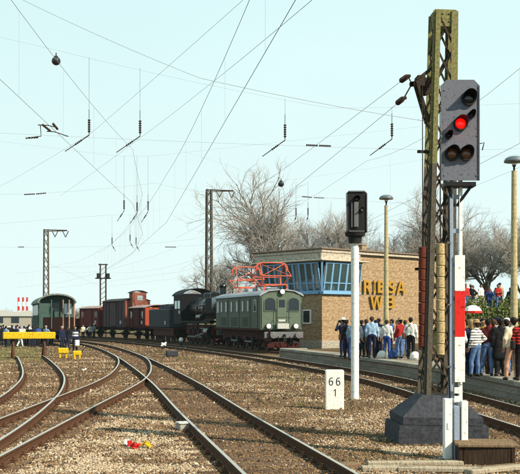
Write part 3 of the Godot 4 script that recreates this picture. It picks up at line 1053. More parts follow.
func build_near_mast() -> void:
	var o := thing("catenary_mast", "rusty olive lattice catenary mast on a dark concrete pyramid foundation", "mast", Vector3(3.283, 0.000, -18.516), 0.06)
	# foundation: a low plinth and a flat-topped pyramid
	var f := MB.new()
	var b0 := []
	var b1 := []
	for p in [Vector2(-0.83, 0.7), Vector2(0.83, 0.7), Vector2(0.83, -0.7), Vector2(-0.83, -0.7)]:
		b0.append(Vector3(p.x, -0.05, p.y))
		b1.append(Vector3(p.x * 0.985, 0.33, p.y * 0.98))
	for i in 4: rough(f, b0[i], b0[(i + 1) % 4], b1[(i + 1) % 4], b1[i])
	rough(f, b1[0], b1[1], b1[2], b1[3])
	part("foundation", f, M.tar, o)
	f = MB.new()
	var q0 := [Vector3(-0.74, 0.34, 0.62), Vector3(0.74, 0.34, 0.62), Vector3(0.74, 0.34, -0.62), Vector3(-0.74, 0.34, -0.62)]
	var q1 := []
	var q2 := []
	for p in q0:
		q1.append(p + Vector3(0, 0.14, 0))
		q2.append(Vector3(p.x * 0.44, 0.86, p.z * 0.48))
	for i in 4:
		var j := (i + 1) % 4
		rough(f, q0[i], q0[j], q1[j], q1[i])
		rough(f, q1[i], q1[j], q2[j], q2[i])
	rough(f, q2[0], q2[1], q2[2], q2[3])
	part("foundation", f, M.tar, o)
	o.rotation.z = -0.02
	lattice(o, 0.5, 8.0, 0.5, 0.38, 0.66, 0.09, true, M.mast_olive, M.mast_dark)
	var pl := MB.new()
	for s in [-1, 1]:
		pl.cbox(Vector3(0, 7.86, s * 0.2), Vector3(0.4, 0.32, 0.014), 0.004)
		for x in [-0.15, -0.06, 0.06, 0.15]:
			for y in [7.8, 7.94]: pl.ball(Vector3(x, y, s * 0.213), Vector3(0.018, 0.018, 0.014), 6, 4)
		pl.cbox(Vector3(s * 0.2, 7.86, 0), Vector3(0.014, 0.32, 0.38), 0.004)
	part("head_plate", pl, M.mast_olive, o)
	# bracket with a pulley on the yard side
	var br := MB.new()
	br.bar(Vector3(-0.22, 6.95, 0.1), Vector3(-0.5, 6.72, 0.1), 0.06, 0.05)
	br.bar(Vector3(-0.26, 5.95, 0.1), Vector3(-0.5, 6.7, 0.1), 0.07, 0.05)
	br.bar(Vector3(-0.22, 6.95, -0.1), Vector3(-0.5, 6.72, -0.1), 0.06, 0.05)
	br.bar(Vector3(-0.26, 5.95, -0.1), Vector3(-0.5, 6.7, -0.1), 0.07, 0.05)
	br.cbox(Vector3(-0.42, 6.7, 0), Vector3(0.16, 0.22, 0.26), 0.02)
	part("bracket", br, M.mast_dark, o)
	var wh := MB.new()
	wh.lathe([Vector2(0, -0.035), Vector2(0.17, -0.035), Vector2(0.12, 0), Vector2(0.17, 0.035), Vector2(0, 0.035)], 18, Vector3(-0.34, 6.62, 0), Basis(Vector3.RIGHT, PI / 2))
	part("pulley", wh, M.mast_dark, o)
	for y in [3.2, 5.4]:
		var cl := MB.new()
		cl.box(Vector3(-0.3, y, 0), Vector3(0.28, 0.05, 0.05))
		part("step_iron", cl, M.mast_dark, o)

	# tension weights hanging inside the mast
	for w in 2:
		var t := thing("tension_weights", ["stack of cream concrete tension weights hanging inside the lattice mast", "stack of red brown tension weights hanging beside the lattice mast"][w], "weights", [Vector3(3.347, 1.603, -18.300), Vector3(3.030, 1.749, -18.350)][w], 0.1)
		var n := 10 if w == 0 else 9
		for i in n:
			var b := MB.new()
			b.lathe([Vector2(0, 0.0), Vector2(0.072, 0.0), Vector2(0.082, 0.014), Vector2(0.082, 0.186), Vector2(0.072, 0.2), Vector2(0, 0.2)], 14)
			part("weight", b, M.weight_cream if w == 0 else M.weight_red, t, Vector3(0.003 * (i % 3 - 1), i * 0.207, 0))
		var cb := MB.new()
		cb.tube([Vector3(0, -0.04, 0), Vector3(0, n * 0.207 + 0.1, 0), Vector3(-0.01, 5.1 - t.position.y + 1.5, 0)], [0.014, 0.014, 0.008], 6)
		cb.cbox(Vector3(0, -0.03, 0), Vector3(0.13, 0.05, 0.13), 0.005)
		part("rod", cb, M.mast_dark, t)

func far_mast(label: String, at: Vector3, tall: float, w: float, arm: float) -> void:
	var o := thing("catenary_mast", label, "mast", at, 0.25)
	lattice(o, 0.0, tall, w * 1.35, w, 0.8, 0.1, false, M.mast_steel, M.mast_dark)
	var c := MB.new()
	c.cbox(Vector3(0, 0.1, 0), Vector3(1.2, 0.5, 1.2), 0.05)
	part("foundation", c, M.concrete, o)
	var b := MB.new()
	b.bar(Vector3(-0.2, tall - 0.06, 0), Vector3(arm, tall - 0.06, 0), 0.09, 0.1)
	b.bar(Vector3(-0.2, tall - 0.22, 0), Vector3(arm, tall - 0.1, 0), 0.06, 0.06)
	part("cross_arm", b, M.mast_dark, o)
	for f in [0.42, 0.92]:
		for s in [-1, 1]:
			part("insulator", insulator(Vector3(arm * f + s * 0.28, tall - 0.12, 0), Vector3(arm * f, tall - 0.72, 0), 0.07, 5), M.porcelain, o)

# ---------------------------------------------------------------- signals, lamps, posts
func hooded_lamp(o: Node3D, at: Vector3, r: float, lens: Material) -> void:
	var m := MB.new()
	m.lathe([Vector2(r * 1.28, 0), Vector2(r * 1.28, 0.05), Vector2(r * 1.0, 0.05), Vector2(r * 0.97, 0.012)], 20, at, Basis(Vector3.RIGHT, PI / 2))
	var lp := part("lamp", m, M.black_paint, o)
	# a hood over the upper half, open below
	var h := MB.new()
	for k in 16:
		var f0 := -0.35 + (PI + 0.7) * k / 16.0
		var f1 := -0.35 + (PI + 0.7) * (k + 1) / 16.0
		for w in 2:
			var rr := r * (1.2 - 0.07 * w)
			var l0 := 0.05 + 0.17 * pow(maxf(sin(f0), 0.0), 0.6)
			var l1 := 0.05 + 0.17 * pow(maxf(sin(f1), 0.0), 0.6)
			var a := at + Vector3(cos(f0) * rr, sin(f0) * rr, 0.005)
			var b := at + Vector3(cos(f1) * rr, sin(f1) * rr, 0.005)
			var c := b + Vector3(0, 0, l1)
			var d := a + Vector3(0, 0, l0)
			if w == 0: h.quad(a, d, c, b)
			else: h.quad(a, b, c, d)
	part("hood", h, M.black_paint, lp)
	var g := MB.new()
	g.ball(at + Vector3(0, 0, 0.012), Vector3(r * 0.97, r * 0.97, 0.028), 18, 8)
	part("lens", g, lens, lp)

func build_main_signal() -> void:
	var base: Vector3 = Vector3(3.162, 0.000, -16.004)
	var o := thing("main_signal", "grey colour light signal glowing red with red and white mast plate", "signal", base, 0.0)
	var post := MB.new()   # two channel sections
	post.box(Vector3(-0.068, 3.3, 0.0), Vector3(0.06, 5.6, 0.12))
	post.box(Vector3(-0.035, 3.3, -0.05), Vector3(0.012, 5.6, 0.02))
	part("post", post, M.post_shade_car_blue, o)  # shading of this channel is painted in as blue grey
	post = MB.new()
	post.box(Vector3(0.09, 3.3, -0.02), Vector3(0.05, 5.6, 0.12))
	part("post", post, M.signal_white, o)
	var tie := MB.new()
	for i in 9:
		tie.box(Vector3(0.012, 0.95 + i * 0.55, -0.01), Vector3(0.12, 0.07, 0.03))
	part("post_ties", tie, M.post_shade_car_blue, o)
	# cable boxes round the foot
	var bx := MB.new()
	bx.cbox(Vector3(-0.13, 0.5, 0.05), Vector3(0.13, 0.98, 0.16), 0.012)
	bx.box(Vector3(-0.13, 0.55, 0.135), Vector3(0.03, 0.1, 0.012))
	part("cable_box", bx, M.signal_white, o)
	bx = MB.new()
	bx.cbox(Vector3(0.01, 0.44, 0.02), Vector3(0.1, 0.86, 0.2), 0.012)
	part("cable_box", bx, M.post_shade_car_blue, o)
	bx = MB.new()
	bx.cbox(Vector3(0.13, 0.48, 0.06), Vector3(0.11, 0.94, 0.16), 0.012)
	part("cable_box", bx, M.signal_white, o)
	# mast plate: white, red, white
	var ys := [1.25, 1.98, 2.72, 3.3]
	for i in 3:
		var p := MB.new()
		p.cbox(Vector3(0.062, (ys[i] + ys[i + 1]) / 2, 0.085), Vector3(0.165, ys[i + 1] - ys[i] - 0.004, 0.012), 0.003)
		part("mast_plate", p, [M.signal_white, M.signal_red, M.signal_white][i], o)
	for y in [1.12, 0.98]:
		var nb := MB.new()
		nb.cbox(Vector3(0.012, y, 0.11), Vector3(0.09, 0.1, 0.005), 0.003)
		part("bolt_plate", nb, M.signal_white, o)
	# the screen with clipped upper corners
	var cx := 0.062
	var y0 := 4.5
	var y1 := 6.12
	var hw := 0.31
	var sc := MB.new()
	sc.prism(PackedVector2Array([Vector2(-hw, y0), Vector2(hw, y0), Vector2(hw, y1 - 0.09), Vector2(hw - 0.09, y1), Vector2(-hw + 0.09, y1), Vector2(-hw, y1 - 0.09)]), 0.025, Vector3(cx, 0, 0.1))
	var s := part("screen", sc, M.screen_grey, o)
	var rim := MB.new()
	rim.box(Vector3(cx + hw - 0.008, (y0 + y1) / 2 - 0.05, 0.135), Vector3(0.016, y1 - y0 - 0.1, 0.02))
	rim.box(Vector3(cx - hw + 0.008, (y0 + y1) / 2 - 0.05, 0.135), Vector3(0.016, y1 - y0 - 0.1, 0.02))
	part("rim", rim, M.screen_grey, s)
	var bk := MB.new()
	bk.cbox(Vector3(cx, 5.35, -0.02), Vector3(0.4, 1.35, 0.2), 0.02)
	bk.cbox(Vector3(cx, 4.44, 0.0), Vector3(0.5, 0.07, 0.3), 0.005)
	bk.bar(Vector3(cx - 0.2, 4.44, 0.1), Vector3(0.0, 4.1, 0.0), 0.04, 0.04)
	bk.bar(Vector3(cx + 0.2, 4.44, 0.1), Vector3(0.03, 4.1, 0.0), 0.04, 0.04)
	part("lamp_housing", bk, M.black_paint, o)
	hooded_lamp(o, Vector3(0.195, 5.82, 0.125), 0.094, M.lens_dark)
	hooded_lamp(o, Vector3(0.062, 5.41, 0.125), 0.09, M.lens_red)
	hooded_lamp(o, Vector3(-0.075, 4.93, 0.125), 0.092, M.lens_amber)
	hooded_lamp(o, Vector3(0.155, 4.93, 0.125), 0.092, M.lens_amber)
	hooded_lamp(o, Vector3(0.235, 5.55, 0.125), 0.045, M.lens_dark)  # dark boss added for the hood of the red lamp, not a further lamp
	hooded_lamp(o, Vector3(-0.13, 5.22, 0.125), 0.045, M.lens_dark)  # dark boss added in place of the shadow cast by the red hood
	for q in [[-0.26, 4.58], [0.26, 4.58], [-0.26, 5.95], [0.26, 5.95], [-0.26, 5.3], [0.26, 5.22]]:
		var bl := MB.new()
		bl.ball(Vector3(cx + q[0], q[1], 0.127), Vector3(0.014, 0.014, 0.01), 8, 4)
		part("bolt", bl, M.grey_metal, s)
	var cab := MB.new()
	cab.tube([Vector3(-0.1, 0.95, 0.1), Vector3(-0.115, 1.6, 0.075), Vector3(-0.108, 3.4, 0.078), Vector3(-0.112, 4.2, 0.07), Vector3(-0.04, 4.5, 0.02)], [0.016], 7)
	part("cable", cab, M.black_paint, o)
	for y in [1.5, 2.5, 3.5]:
		var cp := MB.new()
		cp.box(Vector3(-0.105, y, 0.078), Vector3(0.05, 0.03, 0.05))
		part("cable_clip", cp, M.grey_metal, o)
	var hk := MB.new()
	hk.tube([Vector3(cx + hw, 5.1, 0.05), Vector3(cx + hw + 0.09, 5.12, 0.05), Vector3(cx + hw + 0.06, 5.0, 0.05)], [0.01], 5)
	part("hook", hk, M.black_paint, o)
	var li := OmniLight3D.new()
	li.name = "red_glow"
	li.light_color = Color(1.0, 0.06, 0.03)
	li.light_energy = 0.02
	li.omni_range = 6.0
	li.omni_attenuation = 2.0
	li.light_size = 0.08
	li.shadow_enabled = true
	li.position = Vector3(0.062, 5.41, 0.3)
	o.add_child(li)
	# planked cable pit beside the foot
	var b2: Vector3 = Vector3(3.556, 0.000, -15.668)
	var t := thing("cable_pit", "low wooden cable pit with plank lid beside the red and white signal", "cable pit", b2, -0.1)
	for i in 4:
		var p := MB.new()
		p.cbox(Vector3(0, 0.3, -0.3 + i * 0.2), Vector3(0.95, 0.045, 0.185), 0.008)
		part("plank", p, M.old_wood, t, Vector3(0.02 * (i % 2), 0, 0), Basis(Vector3.UP, 0.02 * (i - 1.5)))
	var wl := MB.new()
	wl.cbox(Vector3(-0.4, 0.13, 0), Vector3(0.06, 0.29, 0.74), 0.005)
	wl.cbox(Vector3(0.4, 0.13, 0), Vector3(0.06, 0.29, 0.74), 0.005)
	wl.cbox(Vector3(0, 0.13, 0.34), Vector3(0.72, 0.28, 0.05), 0.005)
	part("side_board", wl, M.dark_wood, t)

func build_dwarf_signal() -> void:
	var o := thing("light_signal", "black boxed light signal on a white tubular post beside the kilometre stone", "signal", Vector3(2.696, 0.000, -28.006), 0.0)
	var p := MB.new()
	p.lathe([Vector2(0.112, 0), Vector2(0.112, 4.3), Vector2(0.09, 4.32), Vector2(0.09, 4.5)], 20)
	part("post", p, M.signal_white, o)
	p = MB.new()
	p.lathe([Vector2(0.11, 4.42), Vector2(0.18, 4.42), Vector2(0.2, 4.6), Vector2(0.27, 4.62), Vector2(0.3, 4.72), Vector2(0, 4.72)], 18)
	part("bracket", p, M.black_paint, o)
	var sc := MB.new()
	var y0 := 4.72
	var y1 := 5.9
	sc.prism(PackedVector2Array([Vector2(-0.3, y0), Vector2(0.3, y0), Vector2(0.3, y1 - 0.08), Vector2(0.22, y1), Vector2(-0.22, y1), Vector2(-0.3, y1 - 0.08)]), 0.03, Vector3(0.04, 0, 0.06))
	part("screen", sc, M.black_paint, o)
	var hs := MB.new()
	hs.cbox(Vector3(0.04, 5.3, -0.06), Vector3(0.5, 1.05, 0.22), 0.03)
	part("lamp_housing", hs, M.black_paint, o)
	# edge flange and a raised lamp case with its door on the face
	var fr := MB.new()
	for s in [-1, 1]:
		fr.cbox(Vector3(0.04 + s * 0.285, 5.28, 0.1), Vector3(0.03, 1.06, 0.05), 0.008)
		fr.cbox(Vector3(0.04, 5.31 + s * 0.56, 0.1), Vector3(0.44, 0.03, 0.05), 0.008)
	fr.cbox(Vector3(0.02, 5.22, 0.12), Vector3(0.13, 0.72, 0.07), 0.015)
	fr.cbox(Vector3(-0.1, 5.22, 0.11), Vector3(0.03, 0.72, 0.05), 0.005)
	part("frame", fr, M.grey_metal, o)
	hooded_lamp(o, Vector3(0.04, 5.66, 0.09), 0.075, M.lens_dark)
	hooded_lamp(o, Vector3(0.19, 5.36, 0.09), 0.045, M.lens_white)

func build_km_stone() -> void:
	var o := thing("kilometre_stone", "white painted kilometre stone reading 66 over 1", "kilometre stone", Vector3(1.879, 0.000, -24.894), -0.03)
	var m := MB.new()
	m.cbox(Vector3(0, 0.45, 0), Vector3(0.47, 1.08, 0.2), 0.025)
	part("stone", m, M.stone_white, o)
	var font := SystemFont.new()
	font.font_names = PackedStringArray(["Droid Sans"])
	font.font_weight = 500
	for q in [["6", -0.09, 0.7, 0.2], ["6", 0.09, 0.7, 0.2], ["1", 0.0, 0.42, 0.18]]:
		var tm := TextMesh.new()
		tm.text = q[0]
		tm.font = font
		tm.font_size = 64
		tm.pixel_size = 0.003
		tm.depth = 0.004
		var ab := tm.get_aabb()
		var sc: float = float(q[3]) / ab.size.y
		part("digit", tm, M.black_paint, o, Vector3(q[1], q[2], 0.103) - Vector3(ab.get_center().x, ab.get_center().y, 0) * sc, Basis().scaled(Vector3(sc * 0.85, sc, 1)))

func build_lamp_post(label: String, at: Vector3, tall: float) -> void:
	var o := thing("lamp_post", label, "lamp post", at, 0.0, "platform lamps")
	var m := MB.new()
	m.lathe([Vector2(0.15, 0), Vector2(0.13, 1.0), Vector2(0.085, tall - 0.5), Vector2(0.0, tall - 0.48)], 16)
	part("pole", m, M.pole_concrete, o)
	m = MB.new()
	m.lathe([Vector2(0.035, tall - 0.55), Vector2(0.035, tall - 0.36), Vector2(0.06, tall - 0.35), Vector2(0.06, tall - 0.27), Vector2(0.1, tall - 0.22)], 12)
	part("fitting", m, M.black_paint, o)
	m = MB.new()
	m.lathe([Vector2(0.1, tall - 0.22), Vector2(0.33, tall - 0.21), Vector2(0.34, tall - 0.17), Vector2(0.29, tall - 0.08), Vector2(0.18, tall - 0.02), Vector2(0, tall)], 24)
	part("lamp_shade", m, M.lamp_shade, o)
	m = MB.new()
	m.ball(Vector3(0, tall - 0.24, 0), Vector3(0.09, 0.1, 0.09), 10, 6)
	part("bulb", m, M.bulb_glass, o)

# ---------------------------------------------------------------- overhead lines
func sag(a: Vector3, b: Vector3, drop: float, n := 14) -> Array:
	var out := []
	for i in n + 1:
		var t := float(i) / n
		out.append(a.lerp(b, t) - Vector3(0, drop * 4 * t * (1 - t), 0))
	return out

func overhead(label: String, pts: Array, messenger: Array, r := 0.0045) -> void:
	# pts: contact wire supports; messenger: [height at support, sag] per span
	var o := thing("overhead_line", label, "overhead line", Vector3.ZERO, 0.0, "overhead lines above the tracks")
	var c := MB.new()
	c.tube(pts, [r], 5)
	part("contact_wire", c, M.copper, o)
	var w := MB.new()
	var first := true
	for i in pts.size() - 1:
		var h: Array = messenger[i]
		var a: Vector3 = pts[i]
		var b: Vector3 = pts[i + 1]
		a.y = h[0]
		b.y = h[1]
		var line := sag(a, b, h[2])
		w.tube(line, [r], 5)
		for k in range(2, 13, 2):
			var p: Vector3 = line[k]
			var q := (pts[i] as Vector3).lerp(pts[i + 1], k / 14.0)
			var d := MB.new()
			d.tube([p, q], [0.0025], 4)
			part("dropper", d, M.copper, o)
	part("messenger_wire", w, M.copper, o)

func wire_run(label: String, pts: Array, drop: float, r := 0.0045, ins := []) -> Node3D:
	var o := thing("span_wire", label, "wire", Vector3.ZERO, 0.0, "span wires across the yard")
	var m := MB.new()
	for i in pts.size() - 1: m.tube(sag(pts[i], pts[i + 1], drop), [r], 5)
	part("wire", m, M.copper, o)
	for q in ins: part("insulator", insulator(q[0], q[1], 0.055, 6), M.porcelain, o)
	return o

func hanger(label: String, top: Vector3, s: float, arm: Vector3, up := 0.35) -> void:
	# a hanging insulator with a steady arm running down from it
	var o := thing("wire_hanger", label, "insulator", top, 0.0, "hanging insulators of the cross spans")
	part("insulator", insulator(Vector3(0, -0.12 * s, 0), Vector3(0, -0.62 * s, 0), 0.07 * s, 6), M.porcelain, o)
	var m := MB.new()
	m.tube([Vector3(0, up, 0), Vector3(0, 0.25 * s, 0)], [0.005], 5)
	m.tube([Vector3(0, 0.25 * s, 0), Vector3(0, -0.1 * s, 0)], [0.012], 5)
	m.tube([Vector3(0, -0.6 * s, 0), Vector3(0, -0.72 * s, 0), arm * s + Vector3(0, -0.72 * s, 0)], [0.02, 0.02, 0.016], 5)
	part("steady_arm", m, M.mast_dark, o)
	part("insulator", insulator(arm * s * 0.3 + Vector3(0, -0.72 * s, 0), arm * s * 0.6 + Vector3(0, -0.72 * s, 0), 0.05 * s, 4), M.porcelain, o)

func pendant(label: String, at: Vector3, r: float, wire_y: float) -> void:
	var o := thing("pendant_lamp", label, "lamp", at, 0.0, "yard lamps hung on wires")
	var m := MB.new()
	m.ball(Vector3.ZERO, Vector3(r, r * 0.95, r), 16, 10)
	part("globe", m, M.dark_globe, o)
	m = MB.new()
	m.lathe([Vector2(0.02, wire_y - at.y), Vector2(0.02, r * 1.2), Vector2(r * 0.4, r * 1.1), Vector2(r * 0.55, r * 0.7)].map(func(p): return p), 10)
	part("holder", m, M.mast_dark, o)

func build_overhead() -> void:
	overhead("contact wire with droppers above the track that passes the kilometre stone", [Vector3(1.5, 5.9, -4), Vector3(-3.5, 5.9, -37), Vector3(-7.2, 5.9, -55), Vector3(-12.2, 5.9, -76), Vector3(-19, 5.9, -96), Vector3(-29, 5.9, -116)], [[7.4, 7.7, 0.45], [7.7, 7.7, 0.25], [7.7, 7.7, 0.3], [7.7, 7.7, 0.3], [7.7, 7.7, 0.3]], 0.0052)
	overhead("contact wire with droppers above the track leading to the points", [Vector3(-3.9, 5.9, -5), Vector3(-4.0, 5.9, -31), Vector3(-5.0, 5.9, -42), Vector3(-6.9, 5.9, -54), Vector3(-9.4, 5.9, -65), Vector3(-13, 5.9, -79)], [[7.7, 7.6, 0.35], [7.6, 7.6, 0.1], [7.6, 7.6, 0.1], [7.6, 7.6, 0.1], [7.6, 7.6, 0.15]], 0.0048)
	overhead("contact wire with droppers above the platform track", [Vector3(6.4, 5.9, -8), Vector3(4.0, 5.9, -37), Vector3(-6.2, 5.9, -76), Vector3(-24, 5.9, -116)], [[8.6, 8.2, 1.0], [8.2, 7.9, 0.9], [7.9, 7.8, 0.8]])
	overhead("contact wire with droppers above the track of the exhibited locomotives", [Vector3(10.4, 5.95, -36), Vector3(-1.9, 5.95, -76), Vector3(-19, 5.95, -116)], [[8.2, 7.9, 0.9], [7.9, 7.8, 0.8]])
	# two wires anchored at the olive mast
	var ma: Vector3 = Vector3(2.834, 6.576, -18.400)
	for q in [["upper wire anchored with insulators at the olive lattice mast", Vector3(2.759, 6.800, -18.400), Vector3(-6.6, 8.6, -77)], ["lower wire anchored with insulators at the olive lattice mast", Vector3(2.684, 6.390, -18.400), Vector3(-6.3, 6.1, -77)]]:
		var d: Vector3 = (q[2] - q[1]).normalized()
		var o := wire_run(q[0], [q[1], q[2]], 0.3, 0.005, [[q[1] + d * 0.1, q[1] + d * 0.42]])
		var m := MB.new()
		m.tube([Vector3(3.076, 6.726, -18.400), Vector3(2.834, 6.651, -18.400), q[1]], [0.014], 5)
		part("anchor_link", m, M.mast_dark, o)
		m = MB.new()
		m.cbox(q[1], Vector3(0.1, 0.05, 0.05), 0.005)
		m.cbox(Vector3(2.834, 6.651, -18.400), Vector3(0.09, 0.09, 0.09), 0.02)
		part("yoke", m, M.mast_dark, o)
	# head span beside the olive mast
	wire_run("head span wire running from the olive lattice mast across the yard", [Vector3(3.076, 5.961, -18.400), Vector3(-1.119, 6.763, -18.400), Vector3(-4.418, 8.217, -18.400), Vector3(-12, 13.2, -18.4)], 0.04, 0.005)
	# cross spans farther down the yard
	wire_run("cross span wire above the points carrying four hanging insulators", [Vector3(-14, 9.35, -37), Vector3(-9.747, 9.243, -37.000), Vector3(6.373, 8.605, -37.000), Vector3(13, 8.8, -37)], 0.05, 0.005, [[Vector3(1.724, 8.793, -37.000), Vector3(2.174, 8.774, -37.000)], [Vector3(2.212, 8.774, -37.000), Vector3(2.662, 8.755, -37.000)]])
	wire_run("upper cross span wire that carries the dark globe lamp above the points", [Vector3(-16, 14.6, -37), Vector3(-7.647, 12.354, -37.000), Vector3(2.624, 10.180, -37.000), Vector3(14, 10.6, -37)], 0.1, 0.0042)
	for q in [["insulator with steady arm above the curve to the buffer stop", Vector3(-6.410, 9.880, -37.000), 2.2], ["insulator with steady arm above the points", Vector3(-4.498, 9.842, -37.000), 1.85], ["insulator with steady arm between the kilometre stone track and the signal box", Vector3(0.937, 9.692, -37.000), 0.85], ["insulator with steady arm above the platform track", Vector3(4.948, 9.730, -37.000), 0.5]]:
		hanger(q[0], q[1], 1.0, Vector3(-0.85, -0.65, 0.25), q[2])
	wire_run("cross span wire with a brown insulator above the buffer stop", [Vector3(-24, 9.4, -55), Vector3(-13.151, 9.236, -55.000), Vector3(-5.851, 9.849, -55.000), Vector3(-2.786, 9.347, -55.000), Vector3(5, 9.0, -55)], 0.08, 0.005, [[Vector3(-13.103, 9.182, -54.800), Vector3(-12.515, 9.223, -54.900)], [Vector3(-12.460, 9.223, -54.900), Vector3(-11.925, 9.291, -55.000)]])
	for q in [["first of three close insulators above the points", Vector3(-7.579, 9.013, -55.000)], ["second of three close insulators above the points", Vector3(-6.854, 8.901, -55.000)], ["third of three close insulators above the points", Vector3(-6.241, 8.957, -55.000)]]:
		hanger(q[0], q[1], 1.0, Vector3(-0.35, -0.6, 0.2), 11.35 - q[1].y)
	wire_run("upper cross span wire above the three close insulators", [Vector3(-24, 13.4, -55), Vector3(-8.0, 11.35, -55), Vector3(-6.0, 11.35, -55), Vector3(9, 13.0, -55)], 0.0, 0.0045)
	wire_run("upper cross span wire above the three far insulators", [Vector3(-22.128, 9.699, -78.000), Vector3(-11.8, 10.5, -78), Vector3(-9.7, 10.5, -78), Vector3(-4.792, 12.639, -86.000)], 0.0, 0.006)
	wire_run("cross span wire running from the pale mast toward the signal box", [Vector3(-20.547, 7.960, -78.000), Vector3(-11.696, 8.039, -78.000), Vector3(-9.720, 8.197, -78.000), Vector3(-4.742, 8.671, -78.000)], 0.06, 0.006, [[Vector3(-7.508, 7.960, -78.000), Vector3(-6.638, 7.960, -78.000)], [Vector3(-19.125, 7.960, -78.000), Vector3(-18.650, 7.960, -78.000)]])
	for q in [["first of three far insulators beside the pale mast", Vector3(-11.696, 8.829, -78.000)], ["second of three far insulators beside the pale mast", Vector3(-10.274, 9.066, -78.000)], ["third of three far insulators beside the pale mast", Vector3(-9.799, 8.829, -78.000)]]:
		hanger(q[0], q[1], 1.0, Vector3(0.3, -0.5, 0.2), 10.5 - q[1].y)
	wire_run("cross span wire with dark insulators in front of the bare trees", [Vector3(-1.641, 10.294, -60.000), Vector3(2.432, 9.747, -60.000), Vector3(4.255, 9.626, -60.000), Vector3(14, 9.0, -60)], 0.05, 0.006, [[Vector3(2.553, 9.717, -60.000), Vector3(3.161, 9.668, -60.000)], [Vector3(3.283, 9.656, -60.000), Vector3(3.891, 9.626, -60.000)]])
	for q in [["first of two insulators before the bare trees", Vector3(2.188, 9.139, -60.000)], ["second of two insulators before the bare trees", Vector3(2.918, 9.139, -60.000)]]:
		hanger(q[0], q[1], 0.9, Vector3(-0.1, -0.3, 0.1), 1.5)
	wire_run("thin wire slanting down toward the pale mast", [Vector3(-0.362, 9.057, -21.000), Vector3(-6.201, 9.018, -36.000), Vector3(-13.171, 9.541, -52.000), Vector3(-17.629, 9.504, -60.000)], 0.02, 0.0042)
	wire_run("thin wire slanting down to the hanging insulator above the points", [Vector3(0.685, 6.472, -13.000), Vector3(-1.641, 8.480, -27.000), Vector3(-4.377, 8.872, -36.000), Vector3(-11.348, 9.249, -56.000)], 0.02, 0.0042)
	wire_run("thin wire slanting between the far pale mast and the signal gantry", [Vector3(-20.598, 7.756, -95.000), Vector3(-18.383, 6.128, -112.000)], 0.05, 0.01)
	wire_run("level wire between the far pale mast and the signal gantry", [Vector3(-20.598, 7.275, -95.000), Vector3(-18.383, 8.284, -112.000)], 0.05, 0.01)
	pendant("dark globe lamp hung high above the points", Vector3(-7.647, 11.942, -37.000), 0.17, 12.25)
	pendant("dark globe lamp hung in front of the bare trees", Vector3(1.277, 10.477, -60.000), 0.19, 10.8)
	wire_run("thin wire that holds the globe lamp in front of the bare trees", [Vector3(-4.863, 12.544, -60.000), Vector3(1.277, 10.659, -60.000), Vector3(9.726, 11.936, -60.000), Vector3(20, 12.6, -60)], 0.05, 0.0042)
	# section insulator in the wire over the points track
	var s := thing("section_insulator", "dark section insulator in the contact wire above the points track", "insulator", Vector3(-4.0, 5.9, -18.9))
	s.scale = Vector3.ONE * 0.62
	part("insulator", insulator(Vector3(-0.16, 0.05, 0.5), Vector3(-0.12, 0.04, -0.5), 0.04, 8), M.porcelain, s)
	part("insulator", insulator(Vector3(0.14, 0.1, 0.4), Vector3(0.12, 0.08, -0.4), 0.04, 7), M.porcelain, s)
	var m := MB.new()
	m.tube([Vector3(-0.25, 0.0, 0.7), Vector3(0, 0.02, 0.55), Vector3(0.25, 0.0, 0.3)], [0.016], 5)
	m.tube([Vector3(-0.2, 0.0, -0.3), Vector3(0, 0.02, -0.5), Vector3(0.35, -0.05, -0.9)], [0.016], 5)
	m.tube([Vector3(-0.2, 0, 0.6), Vector3(-0.2, -0.3, 0.5), Vector3(-0.7, -0.34, 0.4)], [0.014], 5)
	part("runner", m, M.mast_dark, s)
	part("insulator", insulator(Vector3(-0.7, -0.34, 0.4), Vector3(-0.3, -0.33, 0.45), 0.04, 5), M.porcelain, s)

# ---------------------------------------------------------------- rolling stock: origin on the rails under the front end, +z forward
func on_track(l: PackedVector2Array, start: float, s0: float, s1: float) -> Array:
	var a: Vector2 = along(l, start, s0)[0]
	var b: Vector2 = along(l, start, s1)[0]
	return [Vector3(a.x, RAIL_TOP, -a.y), atan2(a.x - b.x, b.y - a.y)]

var wheel_cache := {}
func wheels(o: Node3D, z: float, r: float, m: Material, spokes := 10) -> void:
	if not wheel_cache.has(r):
		var bs := Basis(Vector3(0, 0, 1), PI / 2)
		var w := MB.new()
		w.lathe([Vector2(r * 0.86, -0.06), Vector2(r, -0.06), Vector2(r, 0.05), Vector2(r + 0.028, 0.06), Vector2(r + 0.028, 0.085), Vector2(r * 0.86, 0.085), Vector2(r * 0.86, -0.06)], 26, Vector3.ZERO, bs)
		var d := MB.new()
		d.lathe([Vector2(0, -0.12), Vector2(r * 0.2, -0.12), Vector2(r * 0.22, 0.08), Vector2(0, 0.08)], 14, Vector3.ZERO, bs)
		for k in spokes:
			var f := TAU * k / spokes
			var v := Vector3(0, sin(f), cos(f))
			d.bar(v * r * 0.18, v * r * 0.9, 0.05, 0.07, Vector3(1, 0, 0))
		wheel_cache[r] = [w.mesh(), d.mesh()]
	for s in [-1, 1]:
		var c := part("wheel", wheel_cache[r][1], m, o, Vector3(s * 0.75, r, z), Basis(Vector3.UP, 0.0 if s < 0 else PI))
		part("tyre", wheel_cache[r][0], M.tyre_steel, c)
	var ax := MB.new()
	ax.tube([Vector3(-0.72, r, z), Vector3(0.72, r, z)], [0.075], 8)
	part("axle", ax, m, o)

func buffers(o: Node3D, z: float, sign_z: float, m: Material, y := 1.05) -> void:
	for s in [-1, 1]:
		var b := MB.new()
		var bs := Basis(Vector3.RIGHT, PI / 2 * sign_z)
		b.lathe([Vector2(0.14, -0.02), Vector2(0.12, 0.2), Vector2(0.085, 0.22), Vector2(0.085, 0.42), Vector2(0.23, 0.44), Vector2(0.22, 0.475), Vector2(0, 0.49)], 18, Vector3(s * 0.87, y, z), bs)
		part("buffer", b, m, o)

